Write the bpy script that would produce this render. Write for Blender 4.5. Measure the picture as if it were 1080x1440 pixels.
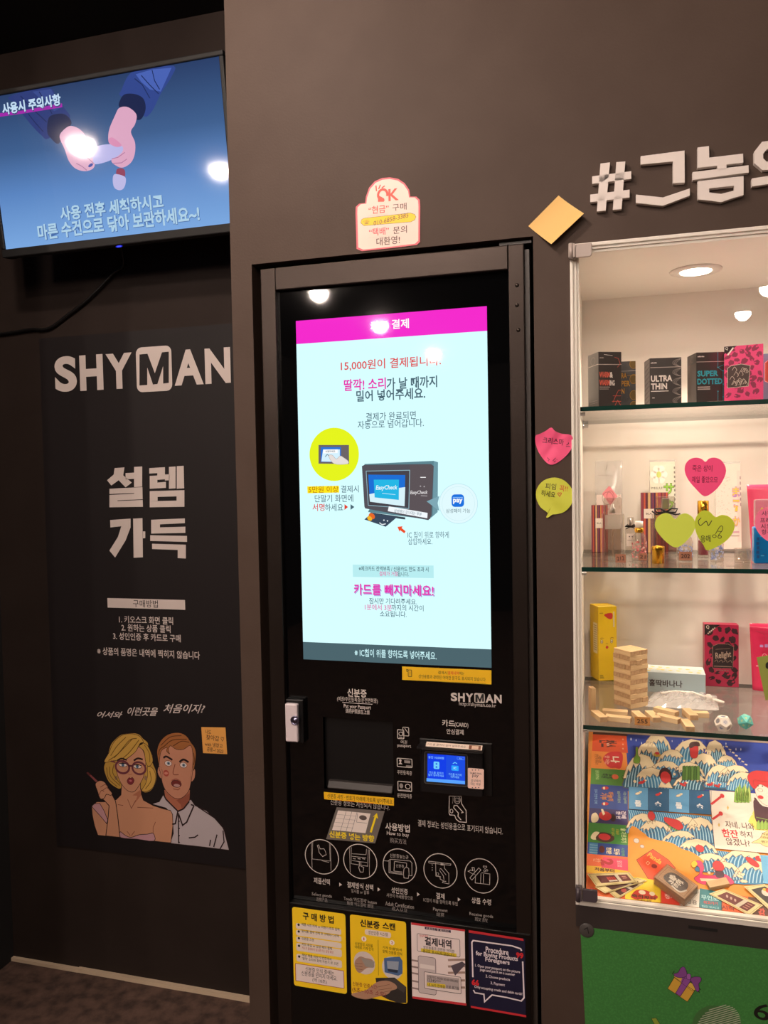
import bpy, bmesh, math, random
from mathutils import Vector, Matrix
random.seed(7)
for _o in list(bpy.data.objects): bpy.data.objects.remove(_o)
SC = bpy.context.scene
COL = SC.collection
R = math.radians
# ------------------------------------------------------------------ camera (image frame 1080 x 1440)
FPX = 1100.0
CAMD, CAMH = 1.6, 1.62
_y, _p, _r = R(15.58), R(-2.20), R(-1.05)
_fwd = Vector((-math.sin(_y)*math.cos(_p), math.cos(_y)*math.cos(_p), math.sin(_p)))
_rt0 = Vector((math.cos(_y), math.sin(_y), 0)); _up0 = _rt0.cross(_fwd)
_rt = _rt0*math.cos(_r) + _up0*math.sin(_r); _up = -_rt0*math.sin(_r) + _up0*math.cos(_r)
CAM = Vector((0, -CAMD, CAMH))
cd = bpy.data.cameras.new('camera'); cd.sensor_fit = 'HORIZONTAL'; cd.sensor_width = 36; cd.lens = 36*FPX/1080
cd.clip_start = .02
cam = bpy.data.objects.new('camera', cd); COL.objects.link(cam)
cam.matrix_world = Matrix(((_rt.x, _up.x, -_fwd.x, CAM.x), (_rt.y, _up.y, -_fwd.y, CAM.y), (_rt.z, _up.z, -_fwd.z, CAM.z), (0, 0, 0, 1)))
SC.camera = cam
# ------------------------------------------------------------------ world, exposure, lamp strengths
w = bpy.data.worlds.new('world'); SC.world = w; w.use_nodes = True
w.node_tree.nodes['Background'].inputs[0].default_value = (1, .86, .75, 1)
w.node_tree.nodes['Background'].inputs[1].default_value = 0.0
SC.cycles.transparent_max_bounces = 40; SC.cycles.max_bounces = 16
SC.view_settings.view_transform = 'Standard'; SC.view_settings.look = 'None'
SC.view_settings.exposure = 0.0; SC.view_settings.gamma = 1.0; SC.view_settings.use_curve_mapping = False
WARM = (1.0, .80, .64)
DOME_STRENGTH = 500.0
CASE_LAMP_W = 7.0
DOMES = [(-.9, -.95), (-.65, -1.9), (.3, -3.0), (-2.0, -3.85), (-1.9, -5.15), (-1.78, -6.9), (1.19, -5.85), (1.22, -4.93), (-3.0, -2.07), (-3.04, -4.03)]  # third lamp is unseen, added to even out the frontal light
CEIL = 3.04
# ------------------------------------------------------------------ pixel rays: where a line of sight meets a real plane
def ray(px, py): return _rt*((px-540)/FPX) - _up*((py-720)/FPX) + _fwd
def onY(px, py, Y=0.0):
    v = ray(px, py); return CAM + v*((Y-CAM.y)/v.y)
def onZ(px, py, Z):
    v = ray(px, py); return CAM + v*((Z-CAM.z)/v.z)
# ------------------------------------------------------------------ materials
def lin(c): return c/12.92 if c <= .04045 else ((c+.055)/1.055)**2.4
def rgb(h): return tuple(lin(int(h[i:i+2], 16)/255) for i in (1, 3, 5)) + (1,)
MATS = {}
def M(h, style='p', **k):
    """h: sRGB hex colour; style p paper, s satin, g gloss, e lit screen, m metal"""
    key = (h, style, tuple(sorted(k.items())))
    if key in MATS: return MATS[key]
    m = bpy.data.materials.new(k.get('name', {'p': 'print', 's': 'satin', 'g': 'gloss', 'e': 'lit', 'm': 'metal'}[style]+'_'+h[1:]))
    m.use_nodes = True; b = m.node_tree.nodes['Principled BSDF']
    I = b.inputs; c = rgb(h)
    I['Base Color'].default_value = c
    I['Roughness'].default_value = {'p': .65, 's': .38, 'g': .06, 'e': .03, 'm': .3}[style]
    if style == 'e':
        I['Base Color'].default_value = (0, 0, 0, 1)
        I['Emission Color'].default_value = c; I['Emission Strength'].default_value = k.get('st', 1.0)
    if style == 'm': I['Metallic'].default_value = 1
    if 'rough' in k: I['Roughness'].default_value = k['rough']
    if 'spec' in k: I['Specular IOR Level'].default_value = k['spec']
    MATS[key] = m; return m
def noisy(name, c1, c2, scale, rough=.7, bump=.0, stretch=(1, 1, 1), detail=4, bscale=None, lo=.35, hi=.65, spec=None):
    m = bpy.data.materials.new(name); m.use_nodes = True; t = m.node_tree; b = t.nodes['Principled BSDF']
    co = t.nodes.new('ShaderNodeTexCoord'); mp = t.nodes.new('ShaderNodeMapping'); mp.inputs['Scale'].default_value = stretch
    n = t.nodes.new('ShaderNodeTexNoise'); n.inputs['Scale'].default_value = scale; n.inputs['Detail'].default_value = detail
    cr = t.nodes.new('ShaderNodeValToRGB'); e = cr.color_ramp.elements
    e[0].position = lo; e[0].color = rgb(c1); e[1].position = hi; e[1].color = rgb(c2)
    L = t.links.new
    L(co.outputs['Object'], mp.inputs[0]); L(mp.outputs[0], n.inputs['Vector']); L(n.outputs['Fac'], cr.inputs[0]); L(cr.outputs[0], b.inputs['Base Color'])
    b.inputs['Roughness'].default_value = rough
    if spec is not None: b.inputs['Specular IOR Level'].default_value = spec
    if bump:
        n2 = t.nodes.new('ShaderNodeTexNoise'); n2.inputs['Scale'].default_value = bscale or scale*3
        L(mp.outputs[0], n2.inputs['Vector'])
        bp = t.nodes.new('ShaderNodeBump'); bp.inputs['Strength'].default_value = bump; bp.inputs['Distance'].default_value = .002
        L(n2.outputs['Fac'], bp.inputs['Height']); L(bp.outputs[0], b.inputs['Normal'])
    return m
def glass(name, tint=(1, 1, 1), ior=1.45, rough=0.0, haze=0.0, hazecol=(.8, .8, .8)):
    m = bpy.data.materials.new(name); m.use_nodes = True; t = m.node_tree; t.nodes.clear(); L = t.links.new
    o = t.nodes.new('ShaderNodeOutputMaterial'); mx = t.nodes.new('ShaderNodeMixShader'); fr = t.nodes.new('ShaderNodeFresnel')
    ge = t.nodes.new('ShaderNodeNewGeometry'); ma = t.nodes.new('ShaderNodeMath'); ma.operation = 'MULTIPLY_ADD'; ma.inputs[1].default_value = -2; ma.inputs[2].default_value = 1
    pw = t.nodes.new('ShaderNodeMath'); pw.operation = 'POWER'; pw.inputs[0].default_value = ior     # same reflectance from either side of a pane
    L(ge.outputs['Backfacing'], ma.inputs[0]); L(ma.outputs[0], pw.inputs[1]); L(pw.outputs[0], fr.inputs[0])
    tr = t.nodes.new('ShaderNodeBsdfTransparent'); tr.inputs[0].default_value = (*tint, 1)
    gl = t.nodes.new('ShaderNodeBsdfGlossy'); gl.inputs['Roughness'].default_value = rough
    src = tr.outputs[0]
    if haze:
        df = t.nodes.new('ShaderNodeBsdfDiffuse'); df.inputs[0].default_value = (*hazecol, 1)
        m2 = t.nodes.new('ShaderNodeMixShader'); m2.inputs[0].default_value = haze
        L(tr.outputs[0], m2.inputs[1]); L(df.outputs[0], m2.inputs[2]); src = m2.outputs[0]
    L(fr.outputs[0], mx.inputs[0]); L(src, mx.inputs[1]); L(gl.outputs[0], mx.inputs[2]); L(mx.outputs[0], o.inputs[0])
    return m
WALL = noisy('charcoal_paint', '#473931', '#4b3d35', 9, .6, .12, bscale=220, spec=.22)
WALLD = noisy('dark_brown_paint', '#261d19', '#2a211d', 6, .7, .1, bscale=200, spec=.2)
BLACKW = noisy('matt_black_paint', '#151313', '#191717', 6, .8)
CARPET = noisy('mottled_carpet', '#35261f', '#664e43', 26, .95, .5, detail=14, bscale=160, lo=.30, hi=.72)
WHITEP = noisy('white_laminate', '#e9e2d8', '#ede6dc', 5, .45)
WOOD = noisy('pale_beech', '#c9a679', '#e0c397', 30, .6, .08, stretch=(.6, 5, 5), lo=.3, hi=.7)
WOODE = noisy('beech_end_grain', '#b08c66', '#c4a27a', 160, .7)
GLASS = glass('clear_glass', (.985, .99, .985))
DOORG = glass('door_glass', (.985, .99, .985), 1.42)
BOTG = glass('bottle_glass', (.86, .83, .80), 1.6, .02, .05, (.85, .8, .75))
FROST = glass('frosted_glass', (.8, .76, .7), 1.5, .2, .45, (.78, .72, .64))
GEDGE = M('#12352e', 'g', name='green_glass_edge', rough=.15)
CLEARP = glass('clear_plastic', (.93, .93, .93), 1.5, .12, .22, (.8, .78, .76))
BLACKG = M('#050506', 'g', name='black_glass', rough=.03)
BLACKP = M('#0b0b0c', 's', name='black_plastic')
CHROME = M('#c8c4c4', 'm', name='brushed_chrome', rough=.28)
GOLD = M('#d9a83a', 'm', name='polished_gold', rough=.22)
# ------------------------------------------------------------------ mesh builder
class MB:
    def __init__(s): s.v, s.f, s.m, s.mats, s.smooth = [], [], [], [], []
    def mi(s, mat):
        if mat not in s.mats: s.mats.append(mat)
        return s.mats.index(mat)
    def add(s, vs, fs, mat, smooth=False):
        o = len(s.v); s.v += [Vector(p) for p in vs]; i = s.mi(mat)
        for f in fs: s.f.append([o+a for a in f]); s.m.append(i); s.smooth.append(smooth)
        return s
    def box(s, lo, hi, mat, T=None):
        x0, y0, z0 = lo; x1, y1, z1 = hi
        vs = [Vector(p) for p in ((x0,y0,z0),(x1,y0,z0),(x1,y1,z0),(x0,y1,z0),(x0,y0,z1),(x1,y0,z1),(x1,y1,z1),(x0,y1,z1))]
        if T is not None: vs = [T @ p for p in vs]
        return s.add(vs, [(0,3,2,1),(4,5,6,7),(0,1,5,4),(1,2,6,5),(2,3,7,6),(3,0,4,7)], mat)
    def lathe(s, prof, T, mat, n=24, smooth=True):
        vs, fs = [], []
        for r, z in prof:
            for k in range(n):
                a = 2*math.pi*k/n; vs.append(T @ Vector((r*math.cos(a), r*math.sin(a), z)))
        for i in range(len(prof)-1):
            for k in range(n):
                k2 = (k+1) % n; fs.append((i*n+k, i*n+k2, (i+1)*n+k2, (i+1)*n+k))
        fs.append(tuple(range(n))[::-1]); fs.append(tuple((len(prof)-1)*n+k for k in range(n)))
        return s.add(vs, fs, mat, smooth)
    def tube(s, pts, r, mat, n=8):
        pts = [Vector(p) for p in pts]; vs, fs = [], []
        for i, p in enumerate(pts):
            d = (pts[min(i+1, len(pts)-1)] - pts[max(i-1, 0)]).normalized()
            a = d.orthogonal().normalized()
            if i and (a - pa).length > .5:
                a = (pa - d*pa.dot(d)).normalized()
            pa = a; b = d.cross(a)
            for k in range(n):
                t = 2*math.pi*k/n; vs.append(p + (a*math.cos(t) + b*math.sin(t))*r)
        for i in range(len(pts)-1):
            for k in range(n):
                k2 = (k+1) % n; fs.append((i*n+k, i*n+k2, (i+1)*n+k2, (i+1)*n+k))
        fs.append(tuple(range(n))[::-1]); fs.append(tuple((len(pts)-1)*n+k for k in range(n)))
        return s.add(vs, fs, mat, True)
    def prism(s, front, vec, mat):
        """front: 3-D outline, vec: extrusion away from the viewer"""
        n = len(front); vs = [Vector(p) for p in front] + [Vector(p)+vec for p in front]
        fs = [tuple(range(n)), tuple(range(n, 2*n))[::-1]] + [(i, (i+1) % n, n+(i+1) % n, n+i) for i in range(n)]
        return s.add(vs, fs, mat)
    def build(s, name, parent=None, origin=None, bevel=0, seg=2, fix=False, solid=0):
        xs = [p.x for p in s.v]; ys = [p.y for p in s.v]; zs = [p.z for p in s.v]
        if origin is None: origin = Vector(((min(xs)+max(xs))/2, (min(ys)+max(ys))/2, min(zs)))
        origin = Vector(origin)
        me = bpy.data.meshes.new(name); me.from_pydata([tuple(p-origin) for p in s.v], [], s.f)
        for m in s.mats: me.materials.append(m)
        me.polygons.foreach_set('material_index', s.m); me.polygons.foreach_set('use_smooth', s.smooth)
        if fix:
            bm = bmesh.new(); bm.from_mesh(me); bmesh.ops.recalc_face_normals(bm, faces=bm.faces); bm.to_mesh(me); bm.free()
        me.update()
        o = bpy.data.objects.new(name, me); COL.objects.link(o)
        if parent is not None:
            o.parent = parent; o.location = origin - Vector(parent['_w'])
        else: o.location = origin
        o['_w'] = tuple(origin)
        if solid:
            md = o.modifiers.new('thickness', 'SOLIDIFY'); md.thickness = solid; md.offset = 0
        if bevel:
            md = o.modifiers.new('bevel', 'BEVEL'); md.width = bevel; md.segments = seg; md.limit_method = 'ANGLE'; md.angle_limit = R(40)
        return o
def tag(o, label, cat, group=None):
    o['label'] = label; o['category'] = cat
    if group: o['group'] = group
    return o
def thing(name, loc, label, cat, group=None):
    o = bpy.data.objects.new(name, None); COL.objects.link(o); o.location = loc; o['_w'] = tuple(loc); o.empty_display_size = .05
    return tag(o, label, cat, group)
def struct(o): o['kind'] = 'structure'; return o
# ------------------------------------------------------------------ text outlines
_TC = {}
def glyphs(s, bold=0.0, shear=0.0, sp=1.0, res=2):
    if len(s) == 1: res = 8
    k = (s, bold, shear, sp)
    if k not in _TC:
        c = bpy.data.curves.new('t', 'FONT'); c.body = s; c.resolution_u = res; c.offset = bold; c.shear = shear; c.space_character = sp
        c.align_x = 'CENTER'
        o = bpy.data.objects.new('t', c); me = bpy.data.meshes.new_from_object(o)
        vs = [(v.co.x, v.co.y) for v in me.vertices]; fs = [tuple(p.vertices) for p in me.polygons]
        bpy.data.objects.remove(o); bpy.data.curves.remove(c); bpy.data.meshes.remove(me)
        xs = [a for a, b in vs] or [0]; ys = [b for a, b in vs] or [0]
        _TC[k] = (vs, fs, min(xs), max(xs), min(ys), max(ys))
    return _TC[k]
# ------------------------------------------------------------------ flat printing on a real plane
class Canvas:
    """Prints on the plane O + u*U + v*V facing N.  Input coordinates: photo pixels (px=True) or metres on the plane."""
    def __init__(s, mb, O, U, V, N=None, px=False, style='p', unit=.00015, curl=None, **mk):
        s.mb = mb; s.O = Vector(O); s.U = Vector(U).normalized(); s.V = Vector(V).normalized()
        s.N = Vector(N).normalized() if N is not None else s.U.cross(s.V).normalized()
        s.px = px; s.style = style; s.unit = unit; s.curl = curl; s.mk = mk; s.vmin = None; s.clip = None; s.lift = 0
        s.ox = s.oy = 0.0; s.s = 1.0
    def set(s, ox=0, oy=0, sc=1.0): s.ox, s.oy, s.s = ox, oy, sc; return s
    def uv(s, x, y):
        if not s.px: return (s.ox + x*s.s, s.oy + y*s.s)
        v = ray(s.ox + x/s.s, s.oy + y/s.s); t = (s.O-CAM).dot(s.N)/v.dot(s.N); p = CAM + v*t - s.O
        return (p.dot(s.U), p.dot(s.V))
    def p3(s, u, v, z): 
        n = (z+s.lift)*s.unit + (s.curl(u, v) if s.curl else 0)
        return s.O + s.U*u + s.V*v + s.N*n
    def k(s, x, y):
        if not s.px: return (s.s, s.s)
        a = s.uv(x, y); b = s.uv(x+1, y); c = s.uv(x, y+1)
        return (b[0]-a[0], a[1]-c[1])
    def mat(s, c):
        return c if not isinstance(c, str) else M(c, s.style, **s.mk)
    def face(s, uvs, col, z):
        uvs = s.cl(uvs)
        a = sum(uvs[i][0]*uvs[(i+1) % len(uvs)][1] - uvs[(i+1) % len(uvs)][0]*uvs[i][1] for i in range(len(uvs)))
        if a < 0: uvs = uvs[::-1]
        s.mb.add([s.p3(u, v, z) for u, v in uvs], [tuple(range(len(uvs)))], s.mat(col))
    def poly(s, pts, col, z=1, line=None, lw=1.0):
        s.face([s.uv(*p) for p in pts], col, z)
        if line: s.stroke(pts, lw, line, z+.6, True)
        return s
    def rect(s, x0, y0, x1, y1, col, z=1):
        """axis-aligned on the plane, from corner to corner"""
        a, b = s.uv(x0, y0), s.uv(x1, y1)
        s.face([(a[0], a[1]), (b[0], a[1]), (b[0], b[1]), (a[0], b[1])], col, z); return s
    def rrect(s, x0, y0, x1, y1, r, col, z=1, line=None, lw=1):
        a, b = s.uv(x0, y0), s.uv(x1, y1); u0, u1 = sorted((a[0], b[0])); v0, v1 = sorted((a[1], b[1])); kk = s.k(x0, y0)[0]*r
        pts = []
        for cx, cy, a0 in ((u1-kk, v1-kk, 0), (u0+kk, v1-kk, 90), (u0+kk, v0+kk, 180), (u1-kk, v0+kk, 270)):
            for q in range(6): t = R(a0+q*18); pts.append((cx+kk*math.cos(t), cy+kk*math.sin(t)))
        if col: s.face(pts, col, z)
        if line: s._stroke(pts, lw*s.k(x0, y0)[0], line, z+.6, True)
        return s
    def ell(s, cx, cy, rx, ry, col, z=1, n=32, line=None, lw=1, rot=0, a0=0, a1=360):
        c = s.uv(cx, cy); kx, ky = s.k(cx, cy); pts = []
        full = (a1-a0) >= 360; nn = n if full else n+1
        for i in range(nn):
            t = R(a0 + (a1-a0)*i/n); x, y = rx*kx*math.cos(t), ry*ky*math.sin(t); q = R(rot)
            pts.append((c[0]+x*math.cos(q)-y*math.sin(q), c[1]+x*math.sin(q)+y*math.cos(q)))
        if col: s.face(pts, col, z)
        if line: s._stroke(pts, lw*kx, line, z+.6, full)
        return s
    def cl(s, P):
        if s.vmin is not None: P = [(u, max(v, s.vmin)) for u, v in P]
        if s.clip: a, b, c, d = s.clip; P = [(min(max(u, a), b), min(max(v, c), d)) for u, v in P]
        return P
    def _stroke(s, P, wd, col, z, closed=False):
        n = len(P); h = wd/2; A, B = [], []
        for i in range(n):
            p = P[i]; a = P[(i-1) % n] if (closed or i) else None; b = P[(i+1) % n] if (closed or i < n-1) else None
            def nrm(q, r):
                dx, dy = r[0]-q[0], r[1]-q[1]; l = math.hypot(dx, dy) or 1e-9; return (-dy/l, dx/l)
            n1 = nrm(a, p) if a else nrm(p, b); n2 = nrm(p, b) if b else n1
            mx, my = n1[0]+n2[0], n1[1]+n2[1]; l = math.hypot(mx, my)
            if l < 1e-6: mx, my, l = n1[0], n1[1], 1
            mx, my = mx/l, my/l; c = max(.45, mx*n1[0]+my*n1[1]); e = h/c
            A.append((p[0]+mx*e, p[1]+my*e)); B.append((p[0]-mx*e, p[1]-my*e))
        vs = [s.p3(u, v, z) for u, v in s.cl(A)] + [s.p3(u, v, z) for u, v in s.cl(B)]
        fs = [(n+i, n+(i+1) % n, (i+1) % n, i) for i in range(n if closed else n-1)]
        s.mb.add(vs, fs, s.mat(col))
    def stroke(s, pts, wd, col, z=2, closed=False):
        s._stroke([s.uv(*p) for p in pts], wd*s.k(*pts[0])[0], col, z, closed); return s
    def text(s, t, cx, cy, wd, ht, col, bold=0.0, z=3, shear=0.0, rot=0.0, sp=1.0):
        """glyph box wd x ht (input units) centred at (cx, cy)"""
        vs, fs, x0, x1, y0, y1 = glyphs(t, bold, shear, sp)
        if not fs: return s
        c = s.uv(cx, cy); kx, ky = s.k(cx, cy)
        if ht is None: sx = sy = wd*kx/(x1-x0)
        elif wd is None: sx = sy = ht*ky/(y1-y0)
        else: sx, sy = wd*kx/(x1-x0), ht*ky/(y1-y0)
        q = R(rot); cq, sq = math.cos(q), math.sin(q); mx, my = (x0+x1)/2, (y0+y1)/2; out = []
        for x, y in vs:
            a, b = (x-mx)*sx, (y-my)*sy; out.append(s.p3(c[0]+a*cq-b*sq, c[1]+a*sq+b*cq, z))
        s.mb.add(out, fs, s.mat(col)); return s
def wallcanvas(mb, Y, **k): return Canvas(mb, (0, Y, 0), (1, 0, 0), (0, 0, 1), (0, -1, 0), px=True, **k)
def curve(pts, n=6):
    """smooth closed Catmull-Rom outline"""
    out = []; m = len(pts)
    for i in range(m):
        p0, p1, p2, p3 = pts[i-1], pts[i], pts[(i+1) % m], pts[(i+2) % m]
        for k in range(n):
            t = k/n
            out.append(tuple(.5*(2*p1[j] + (p2[j]-p0[j])*t + (2*p0[j]-5*p1[j]+4*p2[j]-p3[j])*t*t + (3*p1[j]-p0[j]-3*p2[j]+p3[j])*t**3) for j in (0, 1)))
    return out
def ocurve(pts, n=6):
    q = [tuple(2*pts[0][j]-pts[1][j] for j in (0, 1))] + list(pts) + [tuple(2*pts[-1][j]-pts[-2][j] for j in (0, 1))]; out = []
    for i in range(1, len(q)-2):
        p0, p1, p2, p3 = q[i-1:i+3]
        for k in range(n):
            t = k/n
            out.append(tuple(.5*(2*p1[j] + (p2[j]-p0[j])*t + (2*p0[j]-5*p1[j]+4*p2[j]-p3[j])*t*t + (3*p1[j]-p0[j]-3*p2[j]+p3[j])*t**3) for j in (0, 1)))
    return out + [pts[-1]]
# ================================================================== the room shell
RY = .59                                        # poster wall, set back behind the front wall
def sbox(name, boxes, mat):
    m = MB()
    for lo, hi in boxes: m.box(lo, hi, mat)
    return struct(m.build(name))
sbox('floor', [((-3.5, -8, -.05), (3.2, .75, 0))], CARPET)
sbox('ceiling', [((-3.5, -8, CEIL), (3.2, .75, CEIL+.05))], BLACKW)
KX0, KX1, KZ = -.738, -.128, 2.103               # kiosk niche
SX0, SX1, SZ0, SZ1 = -.057, 1.45, .76, 2.079     # display case niche
sbox('wall_front', [((-.788, 0, 0), (KX0, .6, CEIL)), ((KX0, 0, KZ), (KX1, .6, CEIL)), ((KX1, 0, 0), (SX0, .6, CEIL)),
                    ((SX0, 0, SZ1), (SX1, .6, CEIL)), ((SX0, 0, 0), (SX1, .6, SZ0)), ((SX1, 0, 0), (3.2, .6, CEIL)),
                    ((KX0, .52, 0), (KX1, .6, KZ)), ((SX0, .52, SZ0), (SX1, .6, SZ1))], WALL)
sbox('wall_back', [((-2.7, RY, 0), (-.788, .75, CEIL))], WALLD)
sbox('wall_left', [((-3.5, .1, 0), (-1.965, RY, CEIL)), ((-3.5, 0, 0), (-1.78, .1, CEIL)), ((-3.5, -8, 0), (-3.4, 0, CEIL))], BLACKW)
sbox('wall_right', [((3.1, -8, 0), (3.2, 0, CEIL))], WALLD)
sbox('wall_rear', [((-3.5, -8.1, 0), (3.2, -8, CEIL))], BLACKW)
# pale skirting line along the foot of the poster wall
m = MB()
xs = [-1.965, -1.86, -1.7, -1.52, -1.3, -1.12, -1.0, -.788]
for a, b in zip(xs[:-1], xs[1:]):
    j = random.uniform(-.001, .001); m.box((a, RY-.012+j, 0), (b, RY, .011+.003*(a > -1.72)), M('#c9b49a', 's'))
struct(m.build('baseboard_back'))
# ceiling lamps of the shop (most seen as reflections in the kiosk, the television and the display case)
LAMP = M('#ffe8d8', 'e', st=DOME_STRENGTH, name='opal_lamp')
def domelamp(x, y):
    t = thing('ceiling_lamp', (x, y, CEIL), 'opal dome lamp on the black shop ceiling', 'ceiling lamp', 'dome lamps on the ceiling')
    b = MB(); b.lathe([(.085, CEIL-.012), (.085, CEIL)], Matrix.Translation((x, y, 0)), M('#d8d2c8', 's')); b.build('base', t)
    g = MB(); g.lathe([(.012, -.066), (.032, -.058), (.05, -.042), (.061, -.02), (.064, 0)], Matrix.Translation((x, y, CEIL-.012)), LAMP, 24); g.build('diffuser', t)
for x, y in DOMES: domelamp(x, y)

# ================================================================== television high on the poster wall
TT = R(8.25)
TC = Vector((-1.336, .35, 2.542)); TU = Vector((1, 0, 0)); TV_ = Vector((0, -math.sin(TT), math.cos(TT))); TN = Vector((0, -math.cos(TT), -math.sin(TT)))
TW, TH = .746, .4196
TM = Matrix(((1, 0, 0, TC.x), (0, TV_.y, TN.y, TC.y), (0, TV_.z, TN.z, TC.z), (0, 0, 0, 1)))   # local x, y up, z towards viewer
tv = thing('television', (TC.x, RY, TC.z-.2), 'flat black television tilted down high above the dark poster, showing two hands', 'television')
m = MB(); fr = .013
for lo, hi in (((-TW/2-fr, TH/2, -.03), (TW/2+fr, TH/2+.014, .006)), ((-TW/2-fr, -TH/2-.024, -.03), (TW/2+fr, -TH/2, .006)),
               ((-TW/2-fr, -TH/2, -.03), (-TW/2, TH/2, .006)), ((TW/2, -TH/2, -.03), (TW/2+fr, TH/2, .006))): m.box(lo, hi, M('#0a0a0b', 'p', rough=.6), TM)
m.build('bezel', tv, bevel=.003)
m = MB(); m.box((-TW/2+.02, -TH/2, -.075), (TW/2-.02, TH/2-.03, -.03), BLACKP, TM); m.build('back_cover', tv, bevel=.02)
m = MB(); m.box((-.12, -.09, -.085), (.12, .09, -.074), M('#1a1a1a', 's'), TM)
m.box((TC.x-.1, RY-.012, TC.z-.09), (TC.x+.1, RY, TC.z+.09), M('#1a1a1a', 's'))
for sx in (-.07, .07): m.box((TC.x+sx-.012, TC.y+.06, TC.z-.05), (TC.x+sx+.012, RY-.008, TC.z-.01), M('#1a1a1a', 's'))
m.build('wall_bracket', tv)
# gradient of the picture being shown
tvbg = bpy.data.materials.new('screen_picture_backdrop'); tvbg.use_nodes = True; nt = tvbg.node_tree; b = nt.nodes['Principled BSDF']
b.inputs['Base Color'].default_value = (0, 0, 0, 1); b.inputs['Roughness'].default_value = .05; b.inputs['Emission Strength'].default_value = 1
tc = nt.nodes.new('ShaderNodeTexCoord'); sp = nt.nodes.new('ShaderNodeSeparateXYZ'); cr = nt.nodes.new('ShaderNodeValToRGB'); e = cr.color_ramp.elements
e[0].position = 0; e[0].color = rgb('#7ba8e0'); e[1].position = 1; e[1].color = rgb('#2b3e66')
x_ = e.new(.35); x_.color = rgb('#5c86c2'); x_ = e.new(.62); x_.color = rgb('#40608f')
nt.links.new(tc.outputs['Generated'], sp.inputs[0]); nt.links.new(sp.outputs['Z'], cr.inputs[0]); nt.links.new(cr.outputs[0], b.inputs['Emission Color'])
m = MB(); c = Canvas(m, TC, TU, TV_, TN, px=True, style='e', rough=.05)
m.add([TC+TU*a*TW/2+TV_*bb*TH/2 for a, bb in ((-1, -1), (1, -1), (1, 1), (-1, 1))], [(0, 1, 2, 3)], tvbg)
c.set(0, 80, 1080/330)                     # traced in an enlarged view of the photo
c.poly(curve([(40,185),(150,150),(235,145),(260,190),(300,240),(320,290),(225,375),(190,360),(150,320),(105,265),(70,215)], 4), '#2f3d78', 1)
c.poly([(150,160),(235,148),(285,230),(250,250)], '#3b4c8c', 2)
for a in (((95,180),(150,240),(215,300)), ((180,160),(215,215),(240,262)), ((130,262),(160,300),(200,345))): c.stroke(a, 4, '#232d5c', 2.5)
c.poly(curve([(225,280),(265,262),(305,268),(330,305),(300,345),(270,400),(235,375),(218,345)], 4), '#20284c', 3)
c.poly(curve([(275,370),(290,340),(325,318),(370,335),(400,375),(415,430),(435,470),(432,510),(395,526),(350,515),(318,480),(298,425)], 5), '#dba9c4', 4)
for a in (((370,450),(400,462),(434,492)), ((352,490),(380,505),(400,522))): c.stroke(a, 3, '#a86f94', 5)
c.ell(418, 499, 12, 7, '#24409c', 6, rot=20)
c.poly(curve([(560,150),(600,75),(680,50),(800,42),(790,90),(740,170),(700,250),(665,275),(640,210),(555,180)], 4), '#34488c', 1)
c.poly([(625,80),(700,58),(790,50),(740,160),(690,150),(650,115)], '#4a63b4', 2)
for a in (((650,85),(690,130),(730,170)), ((620,100),(655,128),(690,190)), ((700,60),(712,110),(735,150))): c.stroke(a, 4, '#22305f', 2.5)
c.poly(curve([(553,200),(575,172),(625,172),(662,195),(670,245),(645,290),(600,275),(550,232)], 4), '#20284c', 3)
c.poly(curve([(530,270),(550,235),(590,232),(628,265),(622,310),(603,345),(622,395),(620,450),(600,490),(560,510),(520,490),(515,470),(540,440),(560,425),(520,408),(500,390),(503,335)], 5), '#dca6c2', 4)
c.poly(curve([(430,425),(460,408),(510,402),(560,410),(566,432),(545,455),(500,480),(440,494),(428,470)], 5), '#b9b6e6', 5)
c.poly(curve([(500,380),(520,372),(560,405),(540,415),(508,402)], 4), '#d98fb4', 6)
for a in (((515,470),(545,462),(575,440)), ((522,490),(560,488),(585,470))): c.stroke(a, 3, '#b0789e', 6)
c.poly(curve([(537,520),(560,512),(576,525),(572,560),(540,560)], 4), '#93465f', 5)
c.poly(curve([(523,545),(540,540),(575,552),(580,575),(570,605),(550,614),(528,603),(520,575)], 5), '#bdb9e4', 6)
c.poly([(-20,262),(100,248),(286,214),(288,232),(100,262),(-20,279)], '#a02ca8', 6)
c.set()
c.text('사용시 주의사항', 44, 147, 84, 17, '#c4ddf5', .035, 9)
c.text('사용시 주의사항', 44.6, 147.8, 85, 18, '#31456e', .05, 8)
for dx, col, bo, z in ((.7, '#4a6da6', .05, 8), (0, '#aed0e6', .03, 9)):
    c.text('사용 전후 세척하시고', 156+dx, 292+dx, 147, 21, col, bo, z)
    c.text('마른 수건으로 닦아 보관하세요~!', 163.5+dx, 314+dx, 230, 23, col, bo, z)
m.build('screen', tv)
m = MB(); c = Canvas(m, TC+TN*.0065, TU, TV_, TN, px=True)
c.style = 'e'; c.mk = dict(st=1.0, rough=.1); c.ell(167.5, 346.5, 5, 1.6, '#1a22c8', 1); c.rect(164.5, 345.8, 170.5, 347.2, '#4a56ff', 2)
m.build('indicator_light', tv)['label'] = 'small blue glowing mark under the screen'
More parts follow.
